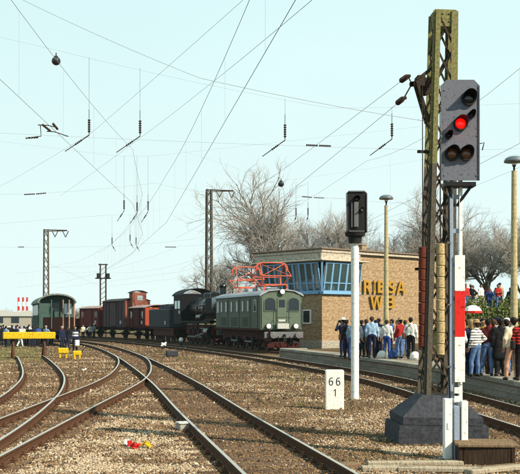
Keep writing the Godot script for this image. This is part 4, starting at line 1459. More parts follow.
func build_electric() -> void:
	var t := on_track(track_n, 65.0, 0.0, 12.0)
	var o := thing("electric_locomotive", "old green electric locomotive with two raised orange pantographs", "locomotive", t[0], t[1])
	var L := 11.6
	var sec := PackedVector2Array([Vector2(-1.46, 1.35), Vector2(1.46, 1.35), Vector2(1.46, 3.62), Vector2(1.36, 3.78), Vector2(0.9, 3.93), Vector2(0.45, 4.0), Vector2(0, 4.02), Vector2(-0.45, 4.0), Vector2(-0.9, 3.93), Vector2(-1.36, 3.78), Vector2(-1.46, 3.62)])
	var b := MB.new()
	b.prism(sec, L, Vector3(0, 0, -L - 0.45))
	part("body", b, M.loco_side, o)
	var rf := MB.new()
	rf.prism(PackedVector2Array([Vector2(-1.56, 3.66), Vector2(-1.4, 3.83), Vector2(-0.92, 3.99), Vector2(-0.45, 4.06), Vector2(0, 4.08), Vector2(0.45, 4.06), Vector2(0.92, 3.99), Vector2(1.4, 3.83), Vector2(1.56, 3.66), Vector2(1.5, 3.62), Vector2(0.9, 3.93), Vector2(0, 4.025), Vector2(-0.9, 3.93), Vector2(-1.5, 3.62)]), L + 0.16, Vector3(0, 0, -L - 0.53))
	var roof := part("roof", rf, M.loco_roof, o)
	for q in [[-4.9, 1.2, 0.3, 1.0], [-7.4, 0.9, 0.24, 0.8], [-2.5, 0.5, 0.2, 0.9]]:
		var e := MB.new()
		e.cbox(Vector3(0, 4.05 + q[2] / 2, q[0]), Vector3(q[3], q[2], q[1]), 0.04)
		part("roof_box", e, M.loco_roof, roof)
	# front: a green sheet, painted lighter than the sides to suit the sun, with arched windows either side of a door
	var fr := MB.new()
	fr.prism(PackedVector2Array([Vector2(-1.38, 1.42), Vector2(1.38, 1.42), Vector2(1.38, 3.5), Vector2(1.25, 3.68), Vector2(0.6, 3.82), Vector2(-0.6, 3.82), Vector2(-1.25, 3.68), Vector2(-1.38, 3.5)]), 0.05, Vector3(0, 0, -0.45))
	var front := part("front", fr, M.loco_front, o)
	for s in [-1, 1]:
		var arch := PackedVector2Array()
		for k in 9:
			var f := PI * k / 8.0
			arch.append(Vector2(s * 0.82 + cos(f) * 0.4, 3.2 + sin(f) * 0.32))
		arch.append(Vector2(s * 0.82 - 0.4, 2.62))
		arch.append(Vector2(s * 0.82 + 0.4, 2.62))
		var w := MB.new()
		w.prism(arch, 0.03, Vector3(0, 0, -0.41))
		var win := part("window", w, M.glass_dark, front)
		var fm := MB.new()
		for k in arch.size():
			var p := arch[k]
			var q := arch[(k + 1) % arch.size()]
			fm.bar(Vector3(p.x, p.y, -0.375), Vector3(q.x, q.y, -0.375), 0.05, 0.03, Vector3(0, 0, 1))
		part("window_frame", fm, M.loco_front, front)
	var dr := MB.new()
	dr.cbox(Vector3(0, 2.5, -0.38), Vector3(0.66, 2.0, 0.06), 0.02)
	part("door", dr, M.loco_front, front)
	var dw := MB.new()
	dw.cbox(Vector3(0, 3.12, -0.345), Vector3(0.42, 0.5, 0.02), 0.005)
	part("door_window", dw, M.glass_dark, front)
	var rl := MB.new()
	for s in [-1, 1]:
		rl.tube([Vector3(s * 0.45, 1.5, -0.25), Vector3(s * 0.45, 2.75, -0.25)], [0.022], 6)
		rl.tube([Vector3(s * 1.42, 1.6, -0.33), Vector3(s * 1.42, 3.2, -0.33)], [0.022], 6)
		rl.tube([Vector3(s * 0.45, 2.2, -0.25), Vector3(s * 0.45, 2.2, 0.15), Vector3(0, 2.2, 0.15)], [0.02], 6)
	part("handrail", rl, M.black_paint, front)
	var st := MB.new()
	st.cbox(Vector3(0, 1.62, -0.2), Vector3(0.8, 0.36, 0.3), 0.02)
	part("gangway_plate", st, M.white_worn, front)
	for q in [[-0.95, 1.62], [0.95, 1.62], [0.0, 3.9]]:
		var lm := MB.new()
		lm.lathe([Vector2(0.12, 0), Vector2(0.19, 0.06), Vector2(0.2, 0.2), Vector2(0.17, 0.2)], 18, Vector3(q[0], q[1], -0.42), Basis(Vector3.RIGHT, PI / 2))
		var h := part("headlamp", lm, M.black_paint, o)
		var g := MB.new()
		g.ball(Vector3(q[0], q[1], -0.24), Vector3(0.18, 0.18, 0.06), 14, 6)
		part("lens", g, M.lens_white, h)
	var pl := MB.new()
	pl.cbox(Vector3(0, 2.0, -0.33), Vector3(0.5, 0.14, 0.012), 0.003)
	part("number_plate", pl, M.white_worn, front)
	# side facing the yard: three raised panels with windows, and a cab door
	for q in [[-1.55, 1.0, true], [-3.9, 2.3, false], [-6.75, 2.6, false], [-9.6, 2.3, false], [-11.3, 1.1, true]]:
		for s in [-1, 1]:
			var p := MB.new()
			p.cbox(Vector3(s * 1.475, 2.5, q[0]), Vector3(0.04, 2.05, q[1] - 0.08), 0.012)
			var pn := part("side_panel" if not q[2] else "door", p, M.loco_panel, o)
			var ws := [0.0] if q[2] else [-q[1] * 0.28, q[1] * 0.28]
			for z in ws:
				var w := MB.new()
				w.cbox(Vector3(s * 1.492, 2.98, q[0] + z), Vector3(0.03, 0.72, 0.55), 0.008)
				part("window", w, M.glass_dark, pn)
				w = MB.new()
				w.box(Vector3(s * 1.51, 3.37, q[0] + z), Vector3(0.03, 0.05, 0.66))
				w.box(Vector3(s * 1.51, 2.59, q[0] + z), Vector3(0.03, 0.05, 0.66))
				w.box(Vector3(s * 1.51, 2.98, q[0] + z - 0.3), Vector3(0.03, 0.72, 0.05))
				w.box(Vector3(s * 1.51, 2.98, q[0] + z + 0.3), Vector3(0.03, 0.72, 0.05))
				part("window_frame", w, M.white_worn if z == 0 else M.loco_front, pn)
			if not q[2]:
				var v := MB.new()
				for k in 7: v.box(Vector3(s * 1.5, 1.65 + k * 0.09, q[0]), Vector3(0.035, 0.05, q[1] * 0.62), Basis(Vector3(0, 0, 1), s * -0.5))
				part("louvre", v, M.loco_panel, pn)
	var sb := MB.new()
	for s in [-1, 1]: sb.box(Vector3(s * 1.48, 1.4, -L / 2 - 0.45), Vector3(0.06, 0.12, L))
	part("sole_bar", sb, M.loco_frame, o)
	# frames, wheels, buffer beams
	var fr2 := MB.new()
	for s in [-1, 1]:
		fr2.prism(PackedVector2Array([Vector2(0.3, 0.55), Vector2(0.3, 1.3), Vector2(-11.6, 1.3), Vector2(-11.6, 0.55), Vector2(-9.9, 0.75), Vector2(-6.7, 0.75), Vector2(-5.9, 0.6), Vector2(-5.2, 0.75), Vector2(-1.9, 0.75)]), 0.05, Vector3(s * 1.02 - 0.025, 0, 0), Basis(Vector3(0, 0, 1), Vector3(0, 1, 0), Vector3(1, 0, 0)))
	part("frame", fr2, M.loco_frame, o)
	for z in [-1.0, -3.3, -4.9, -7.0, -8.6, -10.9]:
		wheels(o, z, 0.68 if z != -1.0 and z != -10.9 else 0.5, M.loco_frame, 12)
	for s in [-1, 1]:
		for z in [-3.3, -4.9, -7.0, -8.6]:
			var jb := MB.new()
			jb.cbox(Vector3(s * 1.12, 0.7, z), Vector3(0.2, 0.36, 0.34), 0.03)
			part("axle_box", jb, M.black_paint, o)
		var rod := MB.new()
		rod.bar(Vector3(s * 1.2, 0.55, -3.3), Vector3(s * 1.2, 0.55, -4.9), 0.06, 0.12)
		rod.bar(Vector3(s * 1.2, 0.55, -7.0), Vector3(s * 1.2, 0.55, -8.6), 0.06, 0.12)
		part("coupling_rod", rod, M.grey_metal, o)
		var stp := MB.new()
		for k in 3: stp.box(Vector3(s * 1.35, 0.45 + k * 0.32, -1.55), Vector3(0.24, 0.03, 0.4))
		stp.box(Vector3(s * 1.25, 0.8, -1.38), Vector3(0.03, 0.9, 0.04))
		stp.box(Vector3(s * 1.25, 0.8, -1.72), Vector3(0.03, 0.9, 0.04))
		part("footstep", stp, M.black_paint, o)
	for q in [[0.05, 1.0], [-12.2, -1.0]]:
		var bb := MB.new()
		bb.cbox(Vector3(0, 1.05, q[0]), Vector3(2.7, 0.42, 0.1), 0.02)
		part("buffer_beam", bb, M.grey_metal, o)
		buffers(o, q[0] + 0.05 * q[1], q[1], M.grey_metal)
		var hk := MB.new()
		hk.cbox(Vector3(0, 1.02, q[0] + 0.18 * q[1]), Vector3(0.12, 0.16, 0.3), 0.02)
		hk.tube([Vector3(0, 0.98, q[0] + 0.3 * q[1]), Vector3(0.03, 0.6, q[0] + 0.32 * q[1]), Vector3(0, 0.5, q[0] + 0.26 * q[1])], [0.035], 6)
		hk.tube([Vector3(0.4, 0.95, q[0] + 0.1 * q[1]), Vector3(0.42, 0.5, q[0] + 0.2 * q[1]), Vector3(0.3, 0.4, q[0] + 0.12 * q[1])], [0.03], 6)
		hk.tube([Vector3(-0.4, 0.95, q[0] + 0.1 * q[1]), Vector3(-0.42, 0.5, q[0] + 0.2 * q[1]), Vector3(-0.3, 0.4, q[0] + 0.12 * q[1])], [0.03], 6)
		part("coupling", hk, M.black_paint, o)
	var gl := MB.new()
	gl.cbox(Vector3(0, 0.35, 0.0), Vector3(2.3, 0.3, 0.06), 0.02)
	part("rail_guard", gl, M.loco_frame, o)
	# pantographs
	for z in [-2.6, -8.7]:
		var p := MB.new()
		for s in [-1.0, 1.0]:
			p.tube([Vector3(s * 0.8, 4.42, z - 1.0), Vector3(s * 0.8, 4.42, z + 1.0)], [0.036], 6)
			p.tube([Vector3(-0.8, 4.42, z + s * 1.0), Vector3(0.8, 4.42, z + s * 1.0)], [0.036], 6)
		var pn := part("pantograph", p, M.orange_paint, o)
		var ar := MB.new()
		for s in [-1.0, 1.0]:
			for e in [-1.0, 1.0]:
				ar.tube([Vector3(s * 0.75, 4.45, z + e * 0.25), Vector3(s * 1.02, 5.0, z + e * 1.2)], [0.036], 6)
				ar.tube([Vector3(s * 1.02, 5.0, z + e * 1.2), Vector3(s * 0.86, 5.86, z + e * 0.12)], [0.028], 6)
				ar.tube([Vector3(s * 1.02, 5.0, z + e * 1.2), Vector3(-s * 0.86, 5.86, z + e * 0.12)], [0.018], 6) if e > 0 else null
		for e in [-1.0, 1.0]:
			ar.tube([Vector3(-1.02, 5.0, z + e * 1.2), Vector3(1.02, 5.0, z + e * 1.2)], [0.03], 6)
		part("arm", ar, M.orange_paint, pn)
		for e in [-0.16, 0.16]:
			var bow := MB.new()
			bow.tube([Vector3(-1.12, 5.35, z + e), Vector3(-1.08, 5.68, z + e), Vector3(-0.92, 5.88, z + e), Vector3(-0.7, 5.94, z + e), Vector3(0.7, 5.94, z + e), Vector3(0.92, 5.88, z + e), Vector3(1.08, 5.68, z + e), Vector3(1.12, 5.35, z + e)], [0.036], 6)
			part("bow", bow, M.orange_paint, pn)
		for s in [-1, 1]:
			for e in [-0.9, 0.9]:
				part("insulator", insulator(Vector3(s * 0.8, 3.88, z + e), Vector3(s * 0.8, 4.4, z + e), 0.09, 3), M.orange_paint if e > 0 else M.porcelain, pn)

func build_steam() -> void:
	var t := on_track(track_n, 65.0, 13.3, 26.0)
	var o := thing("steam_locomotive", "black steam locomotive with red wheels coupled behind the electric locomotive", "locomotive", t[0], t[1])
	var zb := Basis(Vector3.RIGHT, -PI / 2)   # lathe axis along -z
	var b := MB.new()
	b.lathe([Vector2(0, 0), Vector2(0.92, 0.02), Vector2(0.98, 0.08), Vector2(0.98, 2.2), Vector2(0.9, 2.25), Vector2(0.9, 8.1), Vector2(0, 8.1)], 28, Vector3(0, 3.02, -0.7), zb)
	part("boiler", b, M.loco_black, o)
	for z in [3.1, 4.6, 6.1, 7.5]:
		var q := MB.new()
		q.lathe([Vector2(0.9, 0), Vector2(0.92, 0.005), Vector2(0.92, 0.07), Vector2(0.9, 0.075)], 28, Vector3(0, 3.02, -0.7 - z), zb)
		part("boiler_band", q, M.loco_black, o)
	var c := MB.new()
	c.lathe([Vector2(0.34, 3.85), Vector2(0.27, 4.0), Vector2(0.25, 4.6), Vector2(0.31, 4.74), Vector2(0.28, 4.84), Vector2(0.2, 4.84)], 18, Vector3(0, 0, -1.75))
	part("chimney", c, M.loco_black, o)
	for q in [[-3.9, 0.42, 4.4], [-5.9, 0.4, 4.35]]:
		var d := MB.new()
		d.lathe([Vector2(q[1] * 1.15, 3.75), Vector2(q[1], 3.95), Vector2(q[1], q[2] - 0.2), Vector2(q[1] * 0.7, q[2] - 0.04), Vector2(0, q[2])], 18, Vector3(0, 0, q[0]))
		part("dome", d, M.loco_black, o)
	var dr := MB.new()
	dr.lathe([Vector2(0.8, 0), Vector2(0.75, 0.1), Vector2(0.2, 0.16), Vector2(0, 0.17)], 24, Vector3(0, 3.02, -0.7), Basis(Vector3.RIGHT, PI / 2))
	part("smokebox_door", dr, M.loco_black, o)
	for s in [-1, 1]:
		var df := MB.new()
		df.cbox(Vector3(s * 1.28, 3.15, -1.5), Vector3(0.03, 1.2, 1.7), 0.01)
		part("smoke_deflector", df, M.loco_sooty, o)
		var rb := MB.new()
		rb.box(Vector3(s * 1.2, 1.92, -5.0), Vector3(0.62, 0.06, 9.0))
		rb.box(Vector3(s * 1.5, 1.86, -5.0), Vector3(0.03, 0.16, 9.0))
		part("running_board", rb, M.loco_sooty, o)
		var cy := MB.new()
		cy.lathe([Vector2(0, 0), Vector2(0.38, 0.0), Vector2(0.42, 0.04), Vector2(0.42, 1.1), Vector2(0.38, 1.14), Vector2(0, 1.14)], 18, Vector3(s * 1.12, 1.05, -1.2), zb)
		part("cylinder", cy, M.loco_black, o)
		var rod := MB.new()
		rod.bar(Vector3(s * 1.12, 0.62, -4.0), Vector3(s * 1.12, 0.62, -8.2), 0.06, 0.14)
		rod.bar(Vector3(s * 1.2, 1.05, -2.3), Vector3(s * 1.2, 0.65, -5.6), 0.06, 0.14)
		rod.bar(Vector3(s * 1.2, 1.3, -2.3), Vector3(s * 1.2, 1.35, -4.1), 0.06, 0.1)
		part("coupling_rod", rod, M.grey_metal, o)
		var pp := MB.new()
		pp.tube([Vector3(s * 0.96, 3.3, -2.2), Vector3(s * 0.98, 3.2, -5.5), Vector3(s * 0.98, 3.3, -8.6)], [0.04], 6)
		pp.tube([Vector3(s * 0.5, 3.9, -3.9), Vector3(s * 0.9, 3.4, -4.1), Vector3(s * 1.0, 2.4, -4.2)], [0.05], 6)
		pp.tube([Vector3(s * 0.45, 3.9, -5.9), Vector3(s * 0.92, 3.3, -6.1), Vector3(s * 1.0, 2.0, -6.2)], [0.04], 6)
		part("pipe", pp, M.loco_black, o)
		var tk := MB.new()
		tk.lathe([Vector2(0, 0), Vector2(0.22, 0.02), Vector2(0.25, 0.08), Vector2(0.25, 1.3), Vector2(0.22, 1.36), Vector2(0, 1.38)], 14, Vector3(s * 1.2, 2.25, -3.4), zb)
		part("air_tank", tk, M.loco_black, o)
	var fr := MB.new()
	for s in [-1, 1]: fr.box(Vector3(s * 0.55, 1.2, -5.4), Vector3(0.08, 0.8, 10.4))
	fr.cbox(Vector3(0, 1.1, -0.25), Vector3(2.7, 0.5, 0.12), 0.02)
	part("frame", fr, M.loco_red, o)
	buffers(o, -0.2, 1.0, M.black_paint)
	for z in [-4.0, -5.4, -6.8, -8.2]: wheels(o, z, 0.7, M.loco_red, 13)
	wheels(o, -1.9, 0.43, M.loco_red, 9)
	# cab with arched roof and side windows
	var cab := MB.new()
	for s in [-1, 1]:
		cab.box(Vector3(s * 1.48, 2.35, -10.3), Vector3(0.05, 1.3, 2.5))
		cab.box(Vector3(s * 1.48, 3.95, -10.3), Vector3(0.05, 0.5, 2.5))
		cab.box(Vector3(s * 1.48, 3.35, -9.25), Vector3(0.05, 0.7, 0.4))
		cab.box(Vector3(s * 1.48, 3.35, -10.35), Vector3(0.05, 0.7, 0.2))
		cab.box(Vector3(s * 1.48, 3.35, -11.4), Vector3(0.05, 0.7, 0.3))
	cab.box(Vector3(0, 3.0, -9.08), Vector3(2.9, 2.6, 0.05))
	cab.box(Vector3(0, 2.4, -11.5), Vector3(2.9, 1.4, 0.05))
	var fill := PackedVector2Array([Vector2(1.45, 4.2), Vector2(-1.45, 4.2)])
	for k in 11:
		var f := PI * (0.86 - 0.72 * k / 10.0)
		fill.append(Vector2(cos(f) * 1.6, 3.74 + sin(f) * 0.95))
	cab.prism(fill, 0.05, Vector3(0, 0.04, -9.1))
	cab.prism(fill, 0.05, Vector3(0, 0.04, -11.52))
	var cb := part("cab", cab, M.loco_sooty, o)
	var cr := MB.new()
	var pr := PackedVector2Array()
	for k in 13:
		var f := PI * (0.12 + 0.76 * k / 12.0)
		pr.append(Vector2(cos(f) * 1.66, 3.75 + sin(f) * 0.98))
	for k in 13:
		var f := PI * (0.88 - 0.76 * k / 12.0)
		pr.append(Vector2(cos(f) * 1.61, 3.72 + sin(f) * 0.95))
	cr.prism(pr, 3.2, Vector3(0, 0.06, -12.1))
	part("cab_roof", cr, M.loco_sooty, cb)
	for s in [-1, 1]:
		for z in [-9.85, -10.85]:
			var w := MB.new()
			w.box(Vector3(s * 1.485, 3.35, z), Vector3(0.02, 0.7, 0.78))
			part("window", w, M.glass_light, cb)
	var pl := MB.new()
	for s in [-1, 1]: pl.cbox(Vector3(s * 1.52, 2.7, -9.6), Vector3(0.02, 0.3, 0.5), 0.004)
	part("number_plate", pl, M.white_worn, cb)
	# tender, a vehicle of its own
	t = on_track(track_n, 65.0, 26.3, 34.0)
	o = thing("tender", "blue grey steam locomotive tender heaped with coal", "tender", t[0], t[1])
	b = MB.new()
	b.cbox(Vector3(0, 2.15, -3.7), Vector3(2.9, 1.75, 6.8), 0.08)
	part("tank", b, M.wagon_slate, o)
	b = MB.new()
	b.cbox(Vector3(0, 3.1, -2.6), Vector3(2.4, 0.35, 4.0), 0.05)
	part("coal_bunker", b, M.wagon_slate, o)
	var coal := MB.new()
	var rng := RandomNumberGenerator.new()
	rng.seed = 6
	for i in 160:
		coal.cbox(Vector3(rng.randf_range(-1.0, 1.0), 3.27 + rng.randf() * 0.12, rng.randf_range(-4.4, -0.8)), Vector3(0.2, 0.16, 0.22), 0.03, Basis.from_euler(Vector3(rng.randf(), rng.randf() * 3, rng.randf())))
	var co := part("coal", coal, M.tar, o)
	co.set_meta("kind", "stuff")
	b = MB.new()
	for s in [-1, 1]: b.box(Vector3(s * 0.98, 0.85, -3.7), Vector3(0.06, 0.6, 6.6))
	b.box(Vector3(0, 1.22, -3.7), Vector3(2.7, 0.08, 7.0))
	part("frame", b, M.loco_red, o)
	for z in [-1.2, -2.9, -4.6, -6.3]: wheels(o, z, 0.5, M.loco_red, 9)
	var lt := MB.new()
	for s in [-1, 1]: lt.cbox(Vector3(s * 1.47, 1.75, -1.6), Vector3(0.03, 0.34, 0.42), 0.01)
	part("notice_plate", lt, M.white_worn, o)

# a two-axled wagon; style picks the body
func wagon(called: String, label: String, s0: float, s1: float, tall: float, body: Material, endm: Material, style: String) -> void:
	var t := on_track(track_n, 65.0, s0, s1)
	var o := thing(called, label, "wagon", t[0], t[1], "wagons of the exhibition train")
	var L := s1 - s0 - 0.9
	var u := MB.new()
	for s in [-1, 1]: u.box(Vector3(s * 1.0, 1.05, -L / 2 - 0.45), Vector3(0.1, 0.28, L))
	u.box(Vector3(0, 1.22, -L / 2 - 0.45), Vector3(2.7, 0.08, L))
	for q in [-0.45, -L - 0.45]: u.cbox(Vector3(0, 1.05, q), Vector3(2.7, 0.36, 0.1), 0.02)
	part("underframe", u, M.wagon_frame, o)
	buffers(o, -0.4, 1.0, M.black_paint)
	buffers(o, -L - 0.5, -1.0, M.black_paint)
	for z in [-0.45 - L * 0.22, -0.45 - L * 0.78]:
		wheels(o, z, 0.5, M.wagon_frame, 9)
		for s in [-1, 1]:
			var sp := MB.new()
			for k in 4: sp.box(Vector3(s * 1.08, 0.66 + k * 0.035, z), Vector3(0.09, 0.025, 1.1 - k * 0.2))
			sp.cbox(Vector3(s * 1.08, 0.52, z), Vector3(0.16, 0.26, 0.26), 0.02)
			part("spring", sp, M.black_paint, o)
	var zc := -L / 2 - 0.45
	if style == "flat":
		for s in [-1, 1]:
			var b := MB.new()
			b.cbox(Vector3(s * 1.35, 1.26 + tall / 2, zc), Vector3(0.06, tall, L), 0.015)
			part("side_board", b, body, o)
			b = MB.new()
			b.cbox(Vector3(0, 1.26 + tall / 2, zc + s * (L / 2 - 0.03)), Vector3(2.62, tall * 0.98, 0.06), 0.015)
			part("end_board", b, endm, o)
			for k in 5:
				var st := MB.new()
				st.box(Vector3(s * 1.42, 1.26 + tall / 2, zc - L * 0.4 + L * 0.2 * k), Vector3(0.07, tall + 0.1, 0.1))
				part("stanchion", st, M.wagon_frame, o)
		var ld := MB.new()
		ld.cbox(Vector3(0, 1.3 + tall * 0.45, zc), Vector3(2.5, tall * 0.8, L - 0.2), 0.1)
		part("load", ld, M.tar, o)
		return
	var b := MB.new()
	b.box(Vector3(0, 1.26 + (tall - 1.26) / 2, zc), Vector3(2.74, tall - 1.26, L - 0.04))
	part("body", b, body, o)
	for s in [-1, 1]:
		var e := MB.new()
		e.box(Vector3(0, 1.26 + (tall - 1.26) / 2, zc + s * (L / 2 - 0.01)), Vector3(2.7, tall - 1.3, 0.03))
		var ep := part("end_wall", e, endm, o)
		for x in [-1.3, -0.45, 0.45, 1.3]:
			var r := MB.new()
			r.box(Vector3(x, 1.26 + (tall - 1.26) / 2, zc + s * (L / 2 + 0.04)), Vector3(0.1, tall - 1.3, 0.07))
			part("rib", r, endm, ep)
		var n := int(L / 0.95)
		for k in n + 1:
			var r := MB.new()
			r.box(Vector3(s * 1.4, 1.26 + (tall - 1.26) / 2, zc - L / 2 + 0.06 + (L - 0.12) * k / n), Vector3(0.07, tall - 1.28, 0.09))
			part("rib", r, body, o)
		var dz := MB.new()
		dz.cbox(Vector3(s * 1.42, 1.26 + (tall - 1.26) / 2, zc), Vector3(0.06, tall - 1.5, 1.8), 0.02)
		var dp := part("door", dz, body, o)
		dz = MB.new()
		dz.box(Vector3(s * 1.46, tall - 0.15, zc - 0.7), Vector3(0.05, 0.08, 3.4))
		part("door_rail", dz, M.wagon_frame, dp)
		var lb := MB.new()
		lb.cbox(Vector3(s * 1.42, 1.75, zc + L * 0.33), Vector3(0.03, 0.34, 0.5), 0.005)
		part("notice_plate", lb, M.white_worn, o)
		if style == "van":
			for z in [-0.34, -0.12, 0.34]:
				var w := MB.new()
				w.cbox(Vector3(s * 1.385, tall - 0.75, zc + z * L), Vector3(0.04, 0.75, 0.7), 0.01)
				var wp := part("window", w, M.glass_dark, o)
				w = MB.new()
				w.box(Vector3(s * 1.41, tall - 0.75, zc + z * L), Vector3(0.02, 0.06, 0.7))
				part("window_bar", w, M.white_worn, wp)
	var rf := MB.new()
	var pr := PackedVector2Array()
	for k in 11: pr.append(Vector2(-1.5 + 0.3 * k, tall + 0.3 * (1.0 - pow((k - 5) / 5.0, 2.0))))
	for k in 11: pr.append(Vector2(1.5 - 0.3 * k, tall - 0.05 + 0.27 * (1.0 - pow((k - 5) / 5.0, 2.0))))
	rf.prism(pr, L + 0.2, Vector3(0, 0, zc - L / 2 - 0.1))
	part("roof", rf, M.wagon_roof if style != "van" else M.wagon_roof_pale, o)
	if style == "brake":
		# brakeman's cabin standing above the near end
		var c := MB.new()
		c.cbox(Vector3(0, 3.55, -0.3), Vector3(1.55, 2.7, 1.05), 0.03)
		var cp := part("brake_cabin", c, endm, o)
		c = MB.new()
		pr = PackedVector2Array()
		for k in 9: pr.append(Vector2(-0.9 + 0.225 * k, 4.88 + 0.24 * (1.0 - pow((k - 4) / 4.0, 2.0))))
		for k in 9: pr.append(Vector2(0.9 - 0.225 * k, 4.82 + 0.2 * (1.0 - pow((k - 4) / 4.0, 2.0))))
		c.prism(pr, 1.25, Vector3(0, 0, -0.93))
		part("cabin_roof", c, M.wagon_roof, cp)
		c = MB.new()
		c.cbox(Vector3(0.05, 4.3, 0.24), Vector3(0.6, 0.5, 0.03), 0.01)
		part("window", c, M.glass_light, cp)

func build_coach() -> void:
	var at: Vector3 = Vector3(-16.865, 0.000, -82.000)
	at.y = RAIL_TOP
	var o := thing("passenger_coach", "old green passenger coach seen end on with an arched roof", "coach", at, 0.27)
	var L := 11.0
	var prof := func(w: float, y: float, h: float) -> PackedVector2Array:
		var p := PackedVector2Array([Vector2(-w, 1.3), Vector2(w, 1.3)])
		for k in 15:
			var f := PI * k / 14.0
			p.append(Vector2(cos(f) * w, y + sin(f) * h))
		return p
	var b := MB.new()
	b.prism(prof.call(1.48, 3.4, 0.66), L, Vector3(0, 0, -L - 1.0))
	part("body", b, M.coach_green, o)
	b = MB.new()
	var out := PackedVector2Array()
	for k in 17: out.append(Vector2(cos(PI * k / 16.0) * 1.6, 3.42 + sin(PI * k / 16.0) * 0.8))
	for k in 17: out.append(Vector2(-cos(PI * k / 16.0) * 1.5, 3.4 + sin(PI * k / 16.0) * 0.69))
	b.prism(out, L + 1.15, Vector3(0, 0, -L - 1.1))
	part("roof", b, M.coach_roof, o)
	# open end platform: posts, railing, end door
	for x in [-1.42, -0.45, 0.5, 1.0, 1.42]:
		b = MB.new()
		b.cbox(Vector3(x, 2.5, -0.1), Vector3(0.1, 2.4, 0.1), 0.015)
		part("end_post", b, M.post_pink if x > 0.3 else M.coach_green, o)
	b = MB.new()
	b.cbox(Vector3(-0.93, 2.35, -0.12), Vector3(0.88, 2.1, 0.04), 0.01)
	part("end_panel", b, M.coach_green, o)
	b = MB.new()
	b.cbox(Vector3(0.2, 1.75, -0.12), Vector3(2.7, 1.0, 0.05), 0.01)
	part("end_board", b, M.wagon_frame, o)
	b = MB.new()
	b.cbox(Vector3(0.0, 2.6, -0.98), Vector3(0.75, 1.9, 0.05), 0.01)
	var d := part("door", b, M.coach_green, o)
	b = MB.new()
	b.cbox(Vector3(0.0, 3.1, -0.94), Vector3(0.5, 0.7, 0.02), 0.005)
	part("pane", b, M.glass_dark, d)
	for x in [-0.95, 0.95]:
		b = MB.new()
		b.cbox(Vector3(x, 2.95, -0.97), Vector3(0.6, 0.9, 0.03), 0.005)
		part("window", b, M.glass_light, o)
	for s in [-1, 1]:
		for k in 7:
			b = MB.new()
			b.cbox(Vector3(s * 1.485, 2.85, -2.0 - k * 1.45), Vector3(0.03, 0.9, 0.85), 0.006)
			part("window", b, M.glass_dark, o)
			b = MB.new()
			b.box(Vector3(s * 1.5, 2.4, -1.28 - k * 1.45), Vector3(0.03, 2.1, 0.06))
			part("rib", b, M.coach_green, o)
	b = MB.new()
	b.box(Vector3(0, 1.2, -L / 2 - 0.5), Vector3(2.8, 0.2, L + 1.0))
	for s in [-1, 1]: b.box(Vector3(s * 1.0, 0.95, -L / 2 - 0.5), Vector3(0.1, 0.3, L + 1.0))
	part("underframe", b, M.wagon_frame, o)
	buffers(o, 0.0, 1.0, M.black_paint)
	for z in [-2.6, -9.2]: wheels(o, z, 0.5, M.wagon_frame, 9)
	# the track it stands on
	track_c = spline([Vector2(at.x + 1.6, 74.0), Vector2(at.x, 80.0), Vector2(at.x - 5.0, 93.4), Vector2(at.x - 12.0, 108.0)])
	lay_track("side_track", "side track under the green coach", track_c, 74.5, 100.0)

func build_buffer_stop() -> void:
	var o := thing("buffer_stop", "buffer stop with a yellow beam at the end of the siding", "buffer stop", Vector3(-13.340, 0.000, -57.000), 0.3)
	var m := MB.new()
	m.cbox(Vector3(0, 1.32, 0.12), Vector3(2.95, 0.4, 0.2), 0.03)
	part("beam", m, M.yellow_paint, o)
	for s in [-0.88, 0.88]:
		m = MB.new()
		m.bar(Vector3(s, 0.0, -0.1), Vector3(s, 1.5, -0.1), 0.14, 0.16, Vector3(0, 0, 1))
		part("post", m, M.rust, o)
		m = MB.new()
		m.bar(Vector3(s, 0.05, -1.5), Vector3(s, 1.2, -0.2), 0.12, 0.12)
		part("strut", m, M.rust, o)
		m = MB.new()
		m.bar(Vector3(s, 0.02, 0.9), Vector3(s, 0.95, 0.0), 0.1, 0.1)
		part("strut", m, M.rust, o)

func build_point_levers() -> void:
	for q in [["yellow point lever weight with two feet beside the navy clad man", Vector3(-11.466, 0.000, -57.448), 1.0], ["small yellow point lever box with a white lantern beside the curve", Vector3(-10.385, 0.000, -56.012), 0.8]]:
		var o := thing("point_lever", q[0], "point lever", q[1], 0.2)
		var s: float = q[2]
		var m := MB.new()
		m.cbox(Vector3(0, 0.42 * s, 0), Vector3(0.62 * s, 0.34 * s, 0.4 * s), 0.05)
		part("counterweight", m, M.yellow_paint, o)
		m = MB.new()
		m.cbox(Vector3(-0.18 * s, 0.12, 0), Vector3(0.12, 0.28, 0.3), 0.02)
		m.cbox(Vector3(0.18 * s, 0.12, 0), Vector3(0.12, 0.28, 0.3), 0.02)
		part("foot", m, M.yellow_paint, o)
		m = MB.new()
		m.tube([Vector3(0.2, 0.3, 0), Vector3(0.55, 0.75, 0)], [0.03, 0.025], 6)
		part("lever", m, M.black_paint, o)
		if s < 0.9:
			m = MB.new()
			m.tube([Vector3(0, 0.5, -0.1), Vector3(0, 0.75, -0.1)], [0.035], 6)
			part("lantern_stem", m, M.black_paint, o)
			m = MB.new()
			m.cbox(Vector3(0, 0.9, -0.1), Vector3(0.26, 0.36, 0.2), 0.05)
			part("lantern", m, M.signal_white, o)

